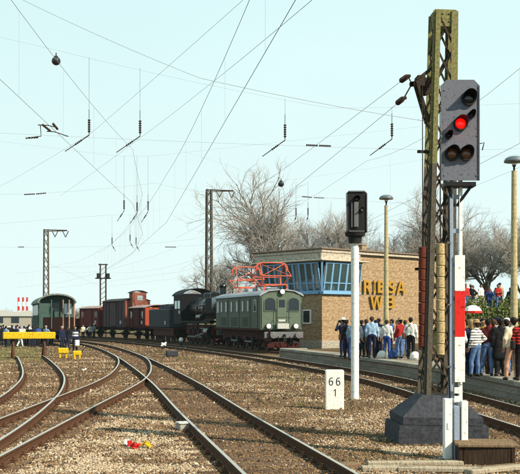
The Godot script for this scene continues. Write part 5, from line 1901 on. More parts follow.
# ---------------------------------------------------------------- trees and shrubs
func make_tree(called: String, label: String, at: Vector3, turn: float, tall: float, spread: float, sd: int) -> Node3D:
	var rng := RandomNumberGenerator.new()
	rng.seed = sd
	var o := thing(called, label, "tree", at, turn, "bare trees behind the station")
	var trunk := MB.new()
	var crown := MB.new()
	var twigs := MB.new()
	# stack of branches: position, direction, length, radius, level
	var todo := [[Vector3(0, -0.3, 0), Vector3(rng.randf_range(-0.06, 0.06), 1, rng.randf_range(-0.06, 0.06)).normalized(), tall * 0.36, tall * 0.022, 0]]
	while todo.size():
		var b: Array = todo.pop_back()
		var p: Vector3 = b[0]
		var d: Vector3 = b[1]
		var l: float = b[2]
		var r: float = b[3]
		var lv: int = b[4]
		var seg := 4 if lv < 2 else (3 if lv < 4 else 2)
		var pts := [p]
		var rad := [r]
		var dirs := [d]
		for i in seg:
			var bend := 0.1 if lv == 0 else 0.26
			d = (d + Vector3(rng.randf_range(-1, 1), rng.randf_range(-0.6, 0.9), rng.randf_range(-1, 1)) * bend).normalized()
			p += d * l / seg
			pts.append(p)
			rad.append(r * lerpf(1.0, 0.55, float(i + 1) / seg))
			dirs.append(d)
		if lv < 2: trunk.tube(pts, rad, 8 if lv == 0 else 6, false)
		elif lv < 5: crown.tube(pts, rad, 4, false)
		else: twigs.tube(pts, rad, 3, false)
		if lv >= 6: continue
		var kids: int = [7, 6, 5, 4, 3 if tall > 20.0 else 4, 3][lv]
		for k in kids:
			var f := (0.35 + 0.65 * (k + rng.randf()) / kids) if lv > 0 else (0.5 + 0.5 * (k + rng.randf()) / kids)
			var i := mini(int(f * seg), seg - 1)
			var q: Vector3 = (pts[i] as Vector3).lerp(pts[i + 1], f * seg - i)
			var side := (dirs[i + 1] as Vector3).cross(Vector3(rng.randf_range(-1, 1), rng.randf_range(-1, 1), rng.randf_range(-1, 1))).normalized()
			var open := rng.randf_range(0.5, 1.05) * (spread if lv < 3 else 1.0)
			var nd := ((dirs[i + 1] as Vector3) + side * open + Vector3(0, 0.12, 0)).normalized()
			todo.append([q, nd, l * rng.randf_range(0.52, 0.78), maxf(r * rng.randf_range(0.42, 0.6), 0.0045 + 0.0034 * (6 - lv)), lv + 1])
	part("trunk", trunk, M.bark, o)
	var cr := part("crown", crown, M.bark_light, o)
	part("twigs", twigs, M.twig, cr)
	return o

func build_trees() -> void:
	var a := make_tree("bare_tree", "tallest bare tree rising behind the flat roof of the signal box", Vector3(1.621, 0.000, -100.000), 0.0, 20.2, 1.1, 11)
	var b := make_tree("bare_tree", "broad bare tree behind the raised name letters", Vector3(9.848, 0.000, -108.000), 0.0, 17.5, 1.3, 29)
	var c := make_tree("bare_tree", "bare tree with pale limbs on the bank behind the lamp post", Vector3(21.066, 2.500, -92.000), 0.0, 11.5, 1.25, 53)
	copy(a, "bare_tree", "bare tree behind the right-hand lattice mast and long brick wall", Vector3(18.411, 0.000, -118.000), 2.1)
	copy(c, "bare_tree", "bare tree on the bank behind the red and white mast plate", Vector3(20.057, 2.500, -98.000), 1.3)
	copy(c, "bare_tree", "bare tree on the bank beyond the platform lamp with the concrete pole", Vector3(23.617, 2.500, -90.000), 4.0)
	copy(b, "bare_tree", "slender bare tree beside the pylon behind the steam locomotive", Vector3(-4.426, 0.000, -112.000), 2.6).scale = Vector3.ONE * 0.66
	copy(b, "bare_tree", "bare tree peeping between the two tallest bare trees", Vector3(5.686, 0.000, -122.000), 5.1).scale = Vector3.ONE * 1.1
	copy(c, "bare_tree", "low bare tree in the gap behind the signal box chimney", Vector3(13.487, 0.000, -104.000), 0.6).scale = Vector3.ONE * 1.2
	for i in 6:
		var q := copy(c, "bare_tree", ["faint bare tree far behind the wagon with the brake cabin", "faint bare tree far behind the red van", "faint bare tree far behind the green coach", "faint bare tree far beyond the yellow buffer beam", "faint bare tree far behind the tender", "faint bare tree beyond the striped chimneys"][i], [Vector3(-23.404, 0.000, -210.000), Vector3(-35.988, 0.000, -240.000), Vector3(-47.416, 0.000, -260.000), Vector3(-66.869, 0.000, -300.000), Vector3(-15.785, 0.000, -190.000), Vector3(-71.489, 0.000, -280.000)][i], i * 1.1)
		q.scale = Vector3.ONE * [0.6, 0.55, 0.6, 0.6, 0.6, 0.55][i]
		q.set_meta("group", "far trees beyond the yard")

func leafy(called: String, label: String, at: Vector3, size: Vector3, n: int, sd: int, group: String) -> void:
	var rng := RandomNumberGenerator.new()
	rng.seed = sd
	var o := thing(called, label, "shrub", at, 0.0, group)
	var st := MB.new()
	for i in 14:
		var f := rng.randf() * TAU
		st.tube([Vector3(cos(f) * size.x * 0.1, -0.15, sin(f) * size.z * 0.1), Vector3(cos(f) * size.x * 0.25, size.y * 0.5, sin(f) * size.z * 0.25), Vector3(cos(f) * size.x * 0.4, size.y * 0.9, sin(f) * size.z * 0.4)], [0.03, 0.02, 0.008], 4)
	part("stems", st, M.bark, o)
	var lf := MB.new()
	for i in n:
		var f := rng.randf() * TAU
		var rr := pow(rng.randf(), 0.4)
		var y := rng.randf()
		var lump := 1.0 + 0.28 * sin(f * 3.0 + sd) + 0.2 * sin(f * 7.0 + y * 5.0)
		var p := Vector3(cos(f) * rr * size.x * 0.5 * sqrt(1.0 - y * y * 0.8) * lump, y * size.y * lump, sin(f) * rr * size.z * 0.5 * sqrt(1.0 - y * y * 0.8) * lump)
		var d := Vector3(rng.randf_range(-1, 1), rng.randf_range(-0.4, 1), rng.randf_range(-1, 1)).normalized() * rng.randf_range(0.06, 0.12)
		var w := d.cross(Vector3(rng.randf_range(-1, 1), rng.randf_range(-1, 1), rng.randf_range(-1, 1))).normalized() * d.length() * 0.5
		lf.col = Color(0.07, 0.1, 0.025).lerp(Color(0.2, 0.21, 0.075), rng.randf())
		lf.quad(p - d, p - w, p + d, p + w)
	part("leaves", lf, M.leaf, o)

# ---------------------------------------------------------------- far things and small things
func build_far() -> void:
	for i in 3:
		var o := thing("striped_chimney", ["slender red and white striped factory chimney far beyond the yard", "second red and white striped factory chimney far beyond the yard", "third red and white striped factory chimney far beyond the yard"][i], "chimney", [Vector3(-102.766, 2.000, -420.000), Vector3(-100.851, 2.000, -420.000), Vector3(-99.149, 2.000, -420.000)][i], 0.0, "factory chimneys on the horizon")
		for k in 5:
			var m := MB.new()
			var y0 := k * 1.9
			m.lathe([Vector2(0.52 - k * 0.02, y0), Vector2(0.5 - k * 0.02, y0 + 1.9)] + ([Vector2(0, y0 + 1.9)] if k == 4 else []), 14)
			part("ring", m, M.signal_red if k % 2 == 0 and k > 0 else M.signal_white, o)
	var q := [["long pale factory hall on the horizon beyond the green coach", Vector3(-76.900, 1.000, -330.000), Vector3(34, 2.4, 14), M.white_worn], ["low cream shed on the horizon beyond the buffer stop", Vector3(-67.437, 0.800, -260.000), Vector3(14, 2.2, 9), M.concrete]]
	for a in q:
		var o := thing("factory_hall", a[0], "building", a[1], 0.2, "far buildings beyond the yard")
		var z: Vector3 = a[2]
		var m := MB.new()
		m.box(Vector3(0, z.y / 2 - 1, 0), Vector3(z.x, z.y + 2, z.z))
		part("wall", m, a[3], o)
		m = MB.new()
		m.prism(PackedVector2Array([Vector2(-z.x / 2 - 0.4, z.y), Vector2(z.x / 2 + 0.4, z.y), Vector2(z.x / 2 + 0.4, z.y + 0.2), Vector2(0, z.y + 1.6), Vector2(-z.x / 2 - 0.4, z.y + 0.2)]), z.z + 0.8, Vector3(0, 0, -z.z / 2 - 0.4))
		part("roof", m, M.white_worn, o)
		for k in int(z.x / 4):
			m = MB.new()
			m.cbox(Vector3(-z.x / 2 + 2 + k * 4, z.y * 0.55, z.z / 2), Vector3(2, 1.6, 0.1), 0.02)
			part("window", m, M.glass_dark, o)
	# pale parked cars and tents by the crowd
	var cars := [["white parked car beyond the people behind the buffer stop", Vector3(-29.283, 0.000, -112.025), "white"], ["pale blue parked car beyond the people behind the buffer stop", Vector3(-27.473, 0.000, -114.897), "blue"], ["cream parked car beyond the people behind the buffer stop", Vector3(-29.084, 0.000, -116.692), "cream"]]
	for a in cars:
		var o := thing("parked_car", a[0], "car", a[1], 1.2)
		var body := PackedVector2Array([Vector2(-1.9, 0.35), Vector2(1.9, 0.35), Vector2(1.92, 0.75), Vector2(1.2, 0.9), Vector2(0.7, 1.4), Vector2(-0.9, 1.42), Vector2(-1.4, 0.95), Vector2(-1.92, 0.85)])
		var m := MB.new()
		m.prism(body, 1.5, Vector3(0, 0, -0.75))
		part("body", m, {"white": M.signal_white, "blue": M.post_shade_car_blue, "cream": M.white_worn}[a[2]], o)
		m = MB.new()
		m.prism(PackedVector2Array([Vector2(-1.2, 0.95), Vector2(1.05, 0.95), Vector2(0.65, 1.33), Vector2(-0.85, 1.34)]), 1.53, Vector3(0, 0, -0.765))
		part("window", m, M.glass_dark, o)
		for x in [-1.2, 1.2]:
			for z in [-0.66, 0.66]:
				m = MB.new()
				m.lathe([Vector2(0, -0.1), Vector2(0.28, -0.1), Vector2(0.3, 0), Vector2(0.28, 0.1), Vector2(0, 0.1)], 14, Vector3(x, 0.3, z), Basis(Vector3.RIGHT, PI / 2))
				part("wheel", m, M.shoe, o)

func build_small_things() -> void:
	# boards and slabs on the ground at the foot of the signal
	var rng := RandomNumberGenerator.new()
	rng.seed = 31
	var spec := [[Vector3(2.405, 0.020, -15.316), 1.5, 0.16, 0.05, "pale weathered board lying before the dark mast foundation"], [Vector3(2.682, 0.020, -14.707), 1.25, 0.2, -0.12, "long pale board lying across the gravel before the signal"], [Vector3(3.531, 0.020, -14.707), 1.1, 0.18, 0.5, "grey board lying slantwise beside the cable pit"], [Vector3(1.920, 0.020, -14.805), 0.8, 0.2, 0.02, "short flat slab at the end of the pale boards"], [Vector3(1.301, 0.020, -15.107), 0.42, 0.24, 0.3, "small brown stone block beside the bright rail"]]
	for q in spec:
		var o := thing("board", q[4], "board", q[0], q[3])
		var m := MB.new()
		m.cbox(Vector3(0, 0.012, 0), Vector3(q[1], 0.07, q[2]), 0.012)
		part("plank", m, M.pale_wood if q[1] > 0.6 else M.old_wood, o)
		if q[1] > 1.0:
			m = MB.new()
			m.cbox(Vector3(0.06, 0.002, -q[2] - 0.02), Vector3(q[1] * 0.94, 0.06, q[2] * 0.9), 0.012)
			part("plank", m, M.old_wood, o)
	# a junction box at the rail, and a dark point drive with its board
	var o := thing("rail_box", "small pale metal box beside the near rail", "box", Vector3(-1.575, 0.000, -20.185), 0.3)
	var m := MB.new()
	m.cbox(Vector3(0, 0.07, 0), Vector3(0.22, 0.14, 0.34), 0.02)
	part("case", m, M.concrete, o)
	m = MB.new()
	m.cbox(Vector3(0, 0.15, 0), Vector3(0.25, 0.03, 0.37), 0.01)
	part("lid", m, M.white_worn, o)
	o = thing("point_drive", "dark point drive box with a plank beside the switch blades", "point drive", Vector3(-5.257, 0.000, -58.960), 0.2)
	m = MB.new()
	m.cbox(Vector3(0, 0.2, 0), Vector3(0.7, 0.34, 0.5), 0.04)
	part("case", m, M.tar, o)
	m = MB.new()
	m.cbox(Vector3(-0.95, 0.1, 0.05), Vector3(1.3, 0.06, 0.22), 0.01)
	part("plank", m, M.old_wood, o)
	m = MB.new()
	m.tube([Vector3(-0.3, 0.15, 0), Vector3(-1.7, 0.1, 0.1)], [0.03], 6)
	part("rod", m, M.black_paint, o)
	# white ground lamps and marks beside the locomotives' track
	for q in [["white ground lamp below the steam locomotive", Vector3(-6.642, 0.000, -82.981), 0], ["white painted point indicator beside the platform track", Vector3(-7.340, 0.000, -74.683), 1]]:
		o = thing("ground_lamp", q[0], "ground lamp", q[1], 0.3)
		m = MB.new()
		m.lathe([Vector2(0.12, 0), Vector2(0.1, 0.2), Vector2(0.05, 0.22), Vector2(0.05, 0.4), Vector2(0, 0.41)], 10)
		part("stem", m, M.black_paint, o)
		m = MB.new()
		if q[2] == 0: m.ball(Vector3(0, 0.52, 0), Vector3(0.2, 0.2, 0.16), 14, 8)
		else:
			m.cbox(Vector3(0.05, 0.36, 0), Vector3(0.5, 0.14, 0.1), 0.03, Basis(Vector3(0, 0, 1), 0.6))
			m.cbox(Vector3(0.05, 0.36, 0.005), Vector3(0.4, 0.13, 0.1), 0.03, Basis(Vector3(0, 0, 1), -0.5))
		part("globe" if q[2] == 0 else "indicator", m, M.signal_white, o)
	# litter
	for q in [["crumpled yellow paper on the gravel", Vector3(-2.006, 0.000, -17.368), "yellow_paint"], ["crumpled red paper on the gravel beside the yellow one", Vector3(-2.218, 0.000, -17.235), "signal_red"], ["crumpled white paper on the gravel beside the red one", Vector3(-2.333, 0.000, -17.642), "signal_white"], ["white scrap of paper near the points track", Vector3(-7.683, 0.000, -43.086), "signal_white"], ["white plastic scrap before the platform track", Vector3(2.965, 0.000, -20.185), "signal_white"]]:
		m = MB.new()
		for i in 10:
			var p := Vector3(rng.randf_range(-0.07, 0.07), 0.02 + rng.randf() * 0.08, rng.randf_range(-0.06, 0.06))
			var a := Vector3(rng.randf_range(-1, 1), rng.randf_range(-0.3, 0.6), rng.randf_range(-1, 1)).normalized() * 0.07
			var b := Vector3(rng.randf_range(-1, 1), rng.randf_range(0, 1), rng.randf_range(-1, 1)).normalized() * 0.06
			m.quad(p - a, p - b, p + a, p + b)
		o = part("paper_scrap", m, M[q[2]], self, q[1])
		tag(o, q[0], "litter", "litter on the gravel")
	# bags at people's feet on the platform
	for q in [["white bag at the foot of the lamp post", Vector3(5.253, 0.591, -42.500), "white"], ["blue bag beside the lamp post foot", Vector3(5.740, 0.587, -42.600), "blue"], ["white bag beside the man in the white jacket", Vector3(6.470, 0.559, -41.200), "white"]]:
		o = thing("bag", q[0], "bag", Vector3(q[1].x, PLATFORM_TOP, q[1].z), 0.4)
		m = MB.new()
		m.lathe([Vector2(0, 0.0), Vector2(0.17, 0.0), Vector2(0.21, 0.08), Vector2(0.19, 0.22), Vector2(0.1, 0.33), Vector2(0, 0.35)], 12, Vector3.ZERO, Basis().scaled(Vector3(1.15, 1, 0.7)))
		part("sack", m, cloth(q[2]), o)
		m = MB.new()
		m.tube([Vector3(-0.1, 0.3, 0), Vector3(-0.07, 0.42, 0), Vector3(0.07, 0.42, 0), Vector3(0.1, 0.3, 0)], [0.012], 5)
		part("handle", m, cloth("black"), o)
	# parasol above the crowd
	o = thing("parasol", "small red and white parasol above the crowd on the platform", "parasol", Vector3(0, 0, 0))
	var pp: Vector3 = Vector3(6.798, 2.717, -31.500)
	o.position = Vector3(pp.x, PLATFORM_TOP, pp.z)
	var h := pp.y - PLATFORM_TOP
	for k in 8:
		m = MB.new()
		var f0 := TAU * k / 8.0
		var f1 := TAU * (k + 1) / 8.0
		var rings := [[0.0, h], [0.12, h - 0.02], [0.22, h - 0.08], [0.29, h - 0.19]]
		for i in 3:
			var p := func(r, f): return Vector3(cos(f) * r[0], r[1], -sin(f) * r[0])
			if i == 0: m.tri(p.call(rings[1], f0), p.call(rings[1], f1), p.call(rings[0], f0))
			else: m.quad(p.call(rings[i + 1], f0), p.call(rings[i + 1], f1), p.call(rings[i], f1), p.call(rings[i], f0))
		part("panel", m, M.signal_white, o)
		m = MB.new()
		var e0 := Vector3(cos(f0) * 0.29, h - 0.19, -sin(f0) * 0.29)
		var e1 := Vector3(cos(f1) * 0.29, h - 0.19, -sin(f1) * 0.29)
		m.quad(e0 - Vector3(0, 0.07, 0), e1 - Vector3(0, 0.07, 0), e1, e0)
		part("valance", m, M.signal_red, o)
	m = MB.new()
	m.tube([Vector3(0, 0.0, 0), Vector3(0, h, 0)], [0.012], 6)
	part("stick", m, M.black_paint, o)

func build_people() -> void:
	# x, z on the platform come from where each stands; turn PI has the back to the yard
	var g := "spectators on the platform before the brick wall"
	var rows := [
		[Vector3(3.683, 0.584, -43.800), 3.9, 1.74, "camera", "navy", "navy", "dark", "navy clad spectator raising a camera before the brick wall", g],
		[Vector3(3.826, 0.789, -40.600), 2.7, 1.70, "stand", "paleblue", "denim", "brown", "spectator in pale blue top and jeans behind the white signal post", g],
		[Vector3(4.640, 0.541, -44.900), 2.4, 1.66, "coat", "black", "black", "dark", "spectator in a long black coat beside the white signal post", g],
		[Vector3(4.834, 0.630, -42.600), 3.0, 1.82, "stand", "paleblue", "navy", "brown", "spectator in a pale denim jacket and dark trousers seen from behind", g],
		[Vector3(5.377, 0.598, -44.600), 2.6, 1.74, "stand", "navy", "navy", "dark", "dark clad spectator half hidden by the concrete lamp post", g],
		[Vector3(6.075, 0.514, -45.600), 4.6, 1.70, "folded", "blue", "navy", "dark", "spectator in dark blue with folded arms beside the lamp post", g],
		[Vector3(5.986, 0.603, -42.200), 3.9, 1.74, "hip", "red", "denim", "dark", "spectator in a red top and light jeans with hand on hip", g],
		[Vector3(6.074, 0.547, -43.600), 4.4, 1.66, "stand", "white", "denim", "brown", "spectator in white top and jeans behind the red topped one", g],
		[Vector3(3.702, 0.696, -42.000), 2.3, 1.68, "folded", "black", "navy", "dark", "dark clad spectator with folded arms left of the white post", g],
		[Vector3(4.682, 0.591, -43.600), 3.8, 1.70, "stand", "navy", "black", "brown", "spectator in navy between the black coat and the denim jacket", g],
		[Vector3(6.537, 0.512, -44.500), 3.3, 1.66, "stand", "teal", "denim", "brown", "spectator in teal between the red top and the white jacket", g],
		[Vector3(4.226, 0.614, -43.000), 2.9, 1.66, "skirt", "white", "navy", "fair", "fair haired spectator in a white top and navy skirt beside the white post", g],
		[Vector3(5.195, 0.568, -44.200), 3.4, 1.62, "stand", "grey", "black", "grey", "short grey haired spectator in grey beside the pale denim jacket", g],
		[Vector3(5.559, 0.563, -43.200), 2.7, 1.68, "stand", "white", "blue", "brown", "spectator in white at the foot of the concrete lamp post", g],
		[Vector3(6.364, 0.584, -41.600), 2.7, 1.78, "stand", "white", "black", "dark", "man in a white jacket and black trousers seen from behind", g],
	]
	var h := "crowd on the platform beside the signal"
	rows += [
		[Vector3(6.223, 0.515, -31.500), 3.3, 1.68, "stand", "paleblue", "denim", "brown", "spectator in pale blue behind the red and white mast plate", h],
		[Vector3(6.376, 0.511, -31.000), 2.6, 1.66, "stand", "white", "denim", "fair", "spectator in white top and light jeans under the parasol", h],
		[Vector3(6.371, 0.519, -29.800), 3.4, 1.70, "coat", "navy", "navy", "fair", "fair haired spectator in a long navy coat", h],
		[Vector3(6.910, 0.480, -31.000), 3.7, 1.68, "stand", "paleblue", "denim", "dark", "spectator in a pale shirt and jeans next to the navy coat", h],
		[Vector3(6.768, 0.519, -29.300), 3.0, 1.72, "hip", "maroon", "denim", "dark", "spectator in maroon top and jeans with hand on hip", h],
		[Vector3(7.184, 0.489, -30.300), 2.5, 1.70, "folded", "maroon", "black", "brown", "spectator in maroon jacket and black trousers with folded arms", h],
		[Vector3(7.100, 0.495, -29.200), 3.3, 1.74, "coat", "black", "black", "dark", "spectator in a long black coat amid the crowd", h],
		[Vector3(6.998, 0.527, -27.300), 3.5, 1.76, "hip", "cream", "skin", "dark", "bare legged spectator in a cream top with hand on hip", h],
		[Vector3(7.220, 0.534, -27.200), 3.1, 1.78, "stand", "red", "black", "dark", "spectator in a red jacket beside the cream topped one", h],
		[Vector3(7.883, 0.451, -31.500), 2.9, 1.70, "stand", "grey", "navy", "grey", "grey haired spectator in grey behind the crowd", h],
		[Vector3(7.523, 0.431, -33.000), 3.2, 1.72, "stand", "pink", "navy", "brown", "spectator in a pink top behind the maroon clad ones", h],
		[Vector3(7.026, 0.437, -33.500), 3.0, 1.70, "stand", "tan", "brown", "brown", "spectator in a tan jacket behind the white topped one", h],
		[Vector3(8.559, 0.398, -33.000), 2.7, 1.76, "stand", "green", "black", "dark", "tall spectator in dark green behind the cream topped one", h],
		[Vector3(7.585, 0.382, -34.500), 3.2, 1.74, "stand", "black", "navy", "brown", "spectator in black at the back of the crowd", h],
		[Vector3(5.938, 0.561, -29.600), 3.0, 1.64, "skirt", "white", "teal", "dark", "spectator in a white blouse and teal skirt beside the mast plate", h],
		[Vector3(6.347, 0.566, -29.000), 3.9, 1.66, "hip", "white", "denim", "brown", "spectator in white with hand on hip beside the navy coat", h],
		[Vector3(6.868, 0.514, -30.400), 0.4, 1.72, "folded", "ochre", "brown", "dark", "spectator in an ochre top facing the yard with folded arms", h],
		[Vector3(7.328, 0.513, -29.400), 3.6, 1.70, "camera", "white", "denim", "dark", "spectator in white raising a camera beside the black coat", h],
		[Vector3(7.536, 0.476, -32.200), 4.4, 1.74, "stand", "red", "navy", "dark", "spectator in a red top in the middle of the crowd", h],
		[Vector3(8.091, 0.431, -33.000), 2.2, 1.68, "stand", "paleblue", "black", "fair", "fair haired spectator in pale blue at the back of the crowd", h],
		[Vector3(7.128, 0.391, -35.000), 3.4, 1.76, "stand", "grey", "black", "dark", "spectator in grey at the back beside the mast plate", h],
		[Vector3(8.164, 0.375, -34.000), 3.3, 1.72, "stand", "white", "brown", "dark", "spectator in white at the back of the crowd", h],
	]
	for r in rows:
		var p: Vector3 = r[0]
		person(Vector3(p.x, PLATFORM_TOP, p.z), r[1], r[2], r[3], r[4], r[5], r[6], r[7], r[8], r[6] == "fair")
	var l := "people standing behind the buffer stop"
	for r in [
		[Vector3(-20.231, 0.000, -78.614), 2.6, 1.72, "stand", "paleblue", "navy", "dark", "person in a pale blue top and navy trousers behind the buffer stop"],
		[Vector3(-19.116, 0.000, -78.614), 2.2, 1.7, "walk", "white", "white", "brown", "person in white walking behind the buffer stop"],
		[Vector3(-19.481, 0.000, -81.472), 3.3, 1.7, "stand", "cream", "black", "dark", "person in a cream top behind the buffer stop"],
		[Vector3(-18.080, 0.000, -78.614), 3.0, 1.74, "folded", "navy", "navy", "dark", "person in navy with folded arms behind the buffer stop"],
		[Vector3(-17.045, 0.000, -78.614), 2.8, 1.76, "hip", "paleblue", "navy", "grey", "grey haired person in pale blue with hand on hip"],
		[Vector3(-22.077, 0.000, -87.862), 3.0, 1.7, "coat", "brown", "black", "dark", "person in a brown coat at the back of the group"],
		[Vector3(-19.584, 0.000, -87.862), 3.0, 1.72, "coat", "black", "black", "dark", "person in a black coat at the back of the group"],
		[Vector3(-21.379, 0.000, -81.472), 3.4, 1.76, "coat", "black", "black", "dark", "person in a long black coat beside the pale blue topped one"],
		[Vector3(-20.514, 0.000, -82.981), 3.0, 1.72, "stand", "navy", "black", "dark", "person in navy behind the one walking in white"],
		[Vector3(-18.944, 0.000, -80.593), 2.5, 1.70, "hip", "black", "navy", "dark", "person in black with hand on hip behind the buffer stop"],
		[Vector3(-18.127, 0.000, -80.593), 3.5, 1.74, "stand", "blue", "black", "brown", "person in dark blue behind the buffer stop"],
		[Vector3(-17.571, 0.000, -82.981), 3.0, 1.72, "stand", "navy", "black", "dark", "person in navy at the end of the group behind the buffer stop"],
		[Vector3(-14.499, 0.000, -72.274), 0.8, 1.76, "stand", "navy", "navy", "grey", "grey haired man in navy beside the yellow point lever"],
		[Vector3(-14.604, 0.000, -74.683), 2.9, 1.72, "folded", "black", "navy", "dark", "man in black with folded arms beside the yellow point lever"],
	]:
		person(r[0], r[1], r[2], r[3], r[4], r[5], r[6], r[7], l)
	var v := person(Vector3(-12.351, 0.000, -65.897), 0.5, 1.8, "stand", "navy", "black", "dark", "man in navy with a white striped vest beside the points", l)
	var m := MB.new()
	for y in [1.12, 1.3]: m.lathe([Vector2(0.225, y), Vector2(0.23, y + 0.11)], 16, Vector3.ZERO, Basis().scaled(Vector3(1.02, 1, 0.64)))
	part("vest_stripe", m, M.signal_white, v)
	# small figures on the bank and in the far crowd
	var bank := "onlookers on the grassy bank"
	var tops := ["red", "white", "black", "pink", "blue", "white", "maroon", "paleblue", "tan", "red", "navy", "white"]
	var words := ["red top at the near end", "white top next to the red one", "black top", "pink top", "dark blue top", "white top between dark ones", "maroon top", "pale blue top", "tan top", "red top beside the lamp pole", "navy top", "white top beyond the lamp pole"]
	for i in 12:
		var px: Vector3 = [Vector3(13.566, 4.180, -65.000), Vector3(14.109, 4.209, -66.000), Vector3(14.159, 4.180, -65.000), Vector3(14.733, 4.221, -66.400), Vector3(14.719, 4.180, -65.000), Vector3(15.213, 4.209, -66.000), Vector3(15.396, 4.195, -65.500), Vector3(15.934, 4.224, -66.500), Vector3(15.887, 4.186, -65.200), Vector3(16.383, 4.209, -66.000), Vector3(16.398, 4.180, -65.000), Vector3(17.252, 4.209, -66.000)][i]
		person(Vector3(px.x + [0.0, 0.3, -0.2, 0.1, 0.4, -0.2, 0.3, 0.0, 0.35, -0.3, 0.1, 0.0][i], 2.9 + [0.0, 0.1, -0.1, 0.05, -0.3, 0.12, 0.0, -0.25, 0.1, 0.0, -0.2, 0.1][i], px.z - [0.0, 1.4, 0.3, 2.2, 0.0, 1.0, 2.4, 0.2, 1.6, 0.6, 0.0, 1.2][i]), [0.3, -0.5, 2.8, 0.2, -0.2, 0.6, 3.0, -0.6, 0.1, 0.4, 2.5, 0.0][i], [1.7, 1.6, 1.75, 1.66, 1.72, 1.6, 1.7, 1.74, 1.68, 1.72, 1.65, 1.7][i], ["stand", "folded", "hip", "stand", "camera", "stand", "coat", "stand", "hip", "folded", "stand", "walk"][i], tops[i], "navy" if i % 3 else "denim", "dark" if i % 2 else "brown", "onlooker on the grassy bank in a " + words[i], bank)
	var far := "people far off beside the track"
	for i in 10:
		var px: Vector3 = [Vector3(-19.600, 0.000, -109.292), Vector3(-18.733, 0.000, -108.762), Vector3(-20.529, 0.000, -97.413), Vector3(-20.946, 0.000, -101.840), Vector3(-22.799, 0.000, -97.413), Vector3(-23.113, 0.000, -101.840), Vector3(-26.518, 0.000, -101.840), Vector3(-24.516, 0.000, -99.577), Vector3(-18.654, 0.000, -110.915), Vector3(-21.978, 0.000, -101.840)][i]
		person(px, i * 0.7, 1.66 + 0.02 * (i % 5), ["stand", "hip", "folded"][i % 3], ["cream", "white", "black", "navy", "white", "red", "navy", "pink", "grey", "tan"][i], "navy" if i % 2 else "black", "dark", "far person in a " + ["cream top before the red van", "white top before the red van", "black top below the coach", "navy top below the coach", "white top behind the buffer beam", "red top behind the buffer beam", "navy top beside the parked cars", "pink top beside the parked cars", "grey top before the red van", "tan top below the coach"][i], far)

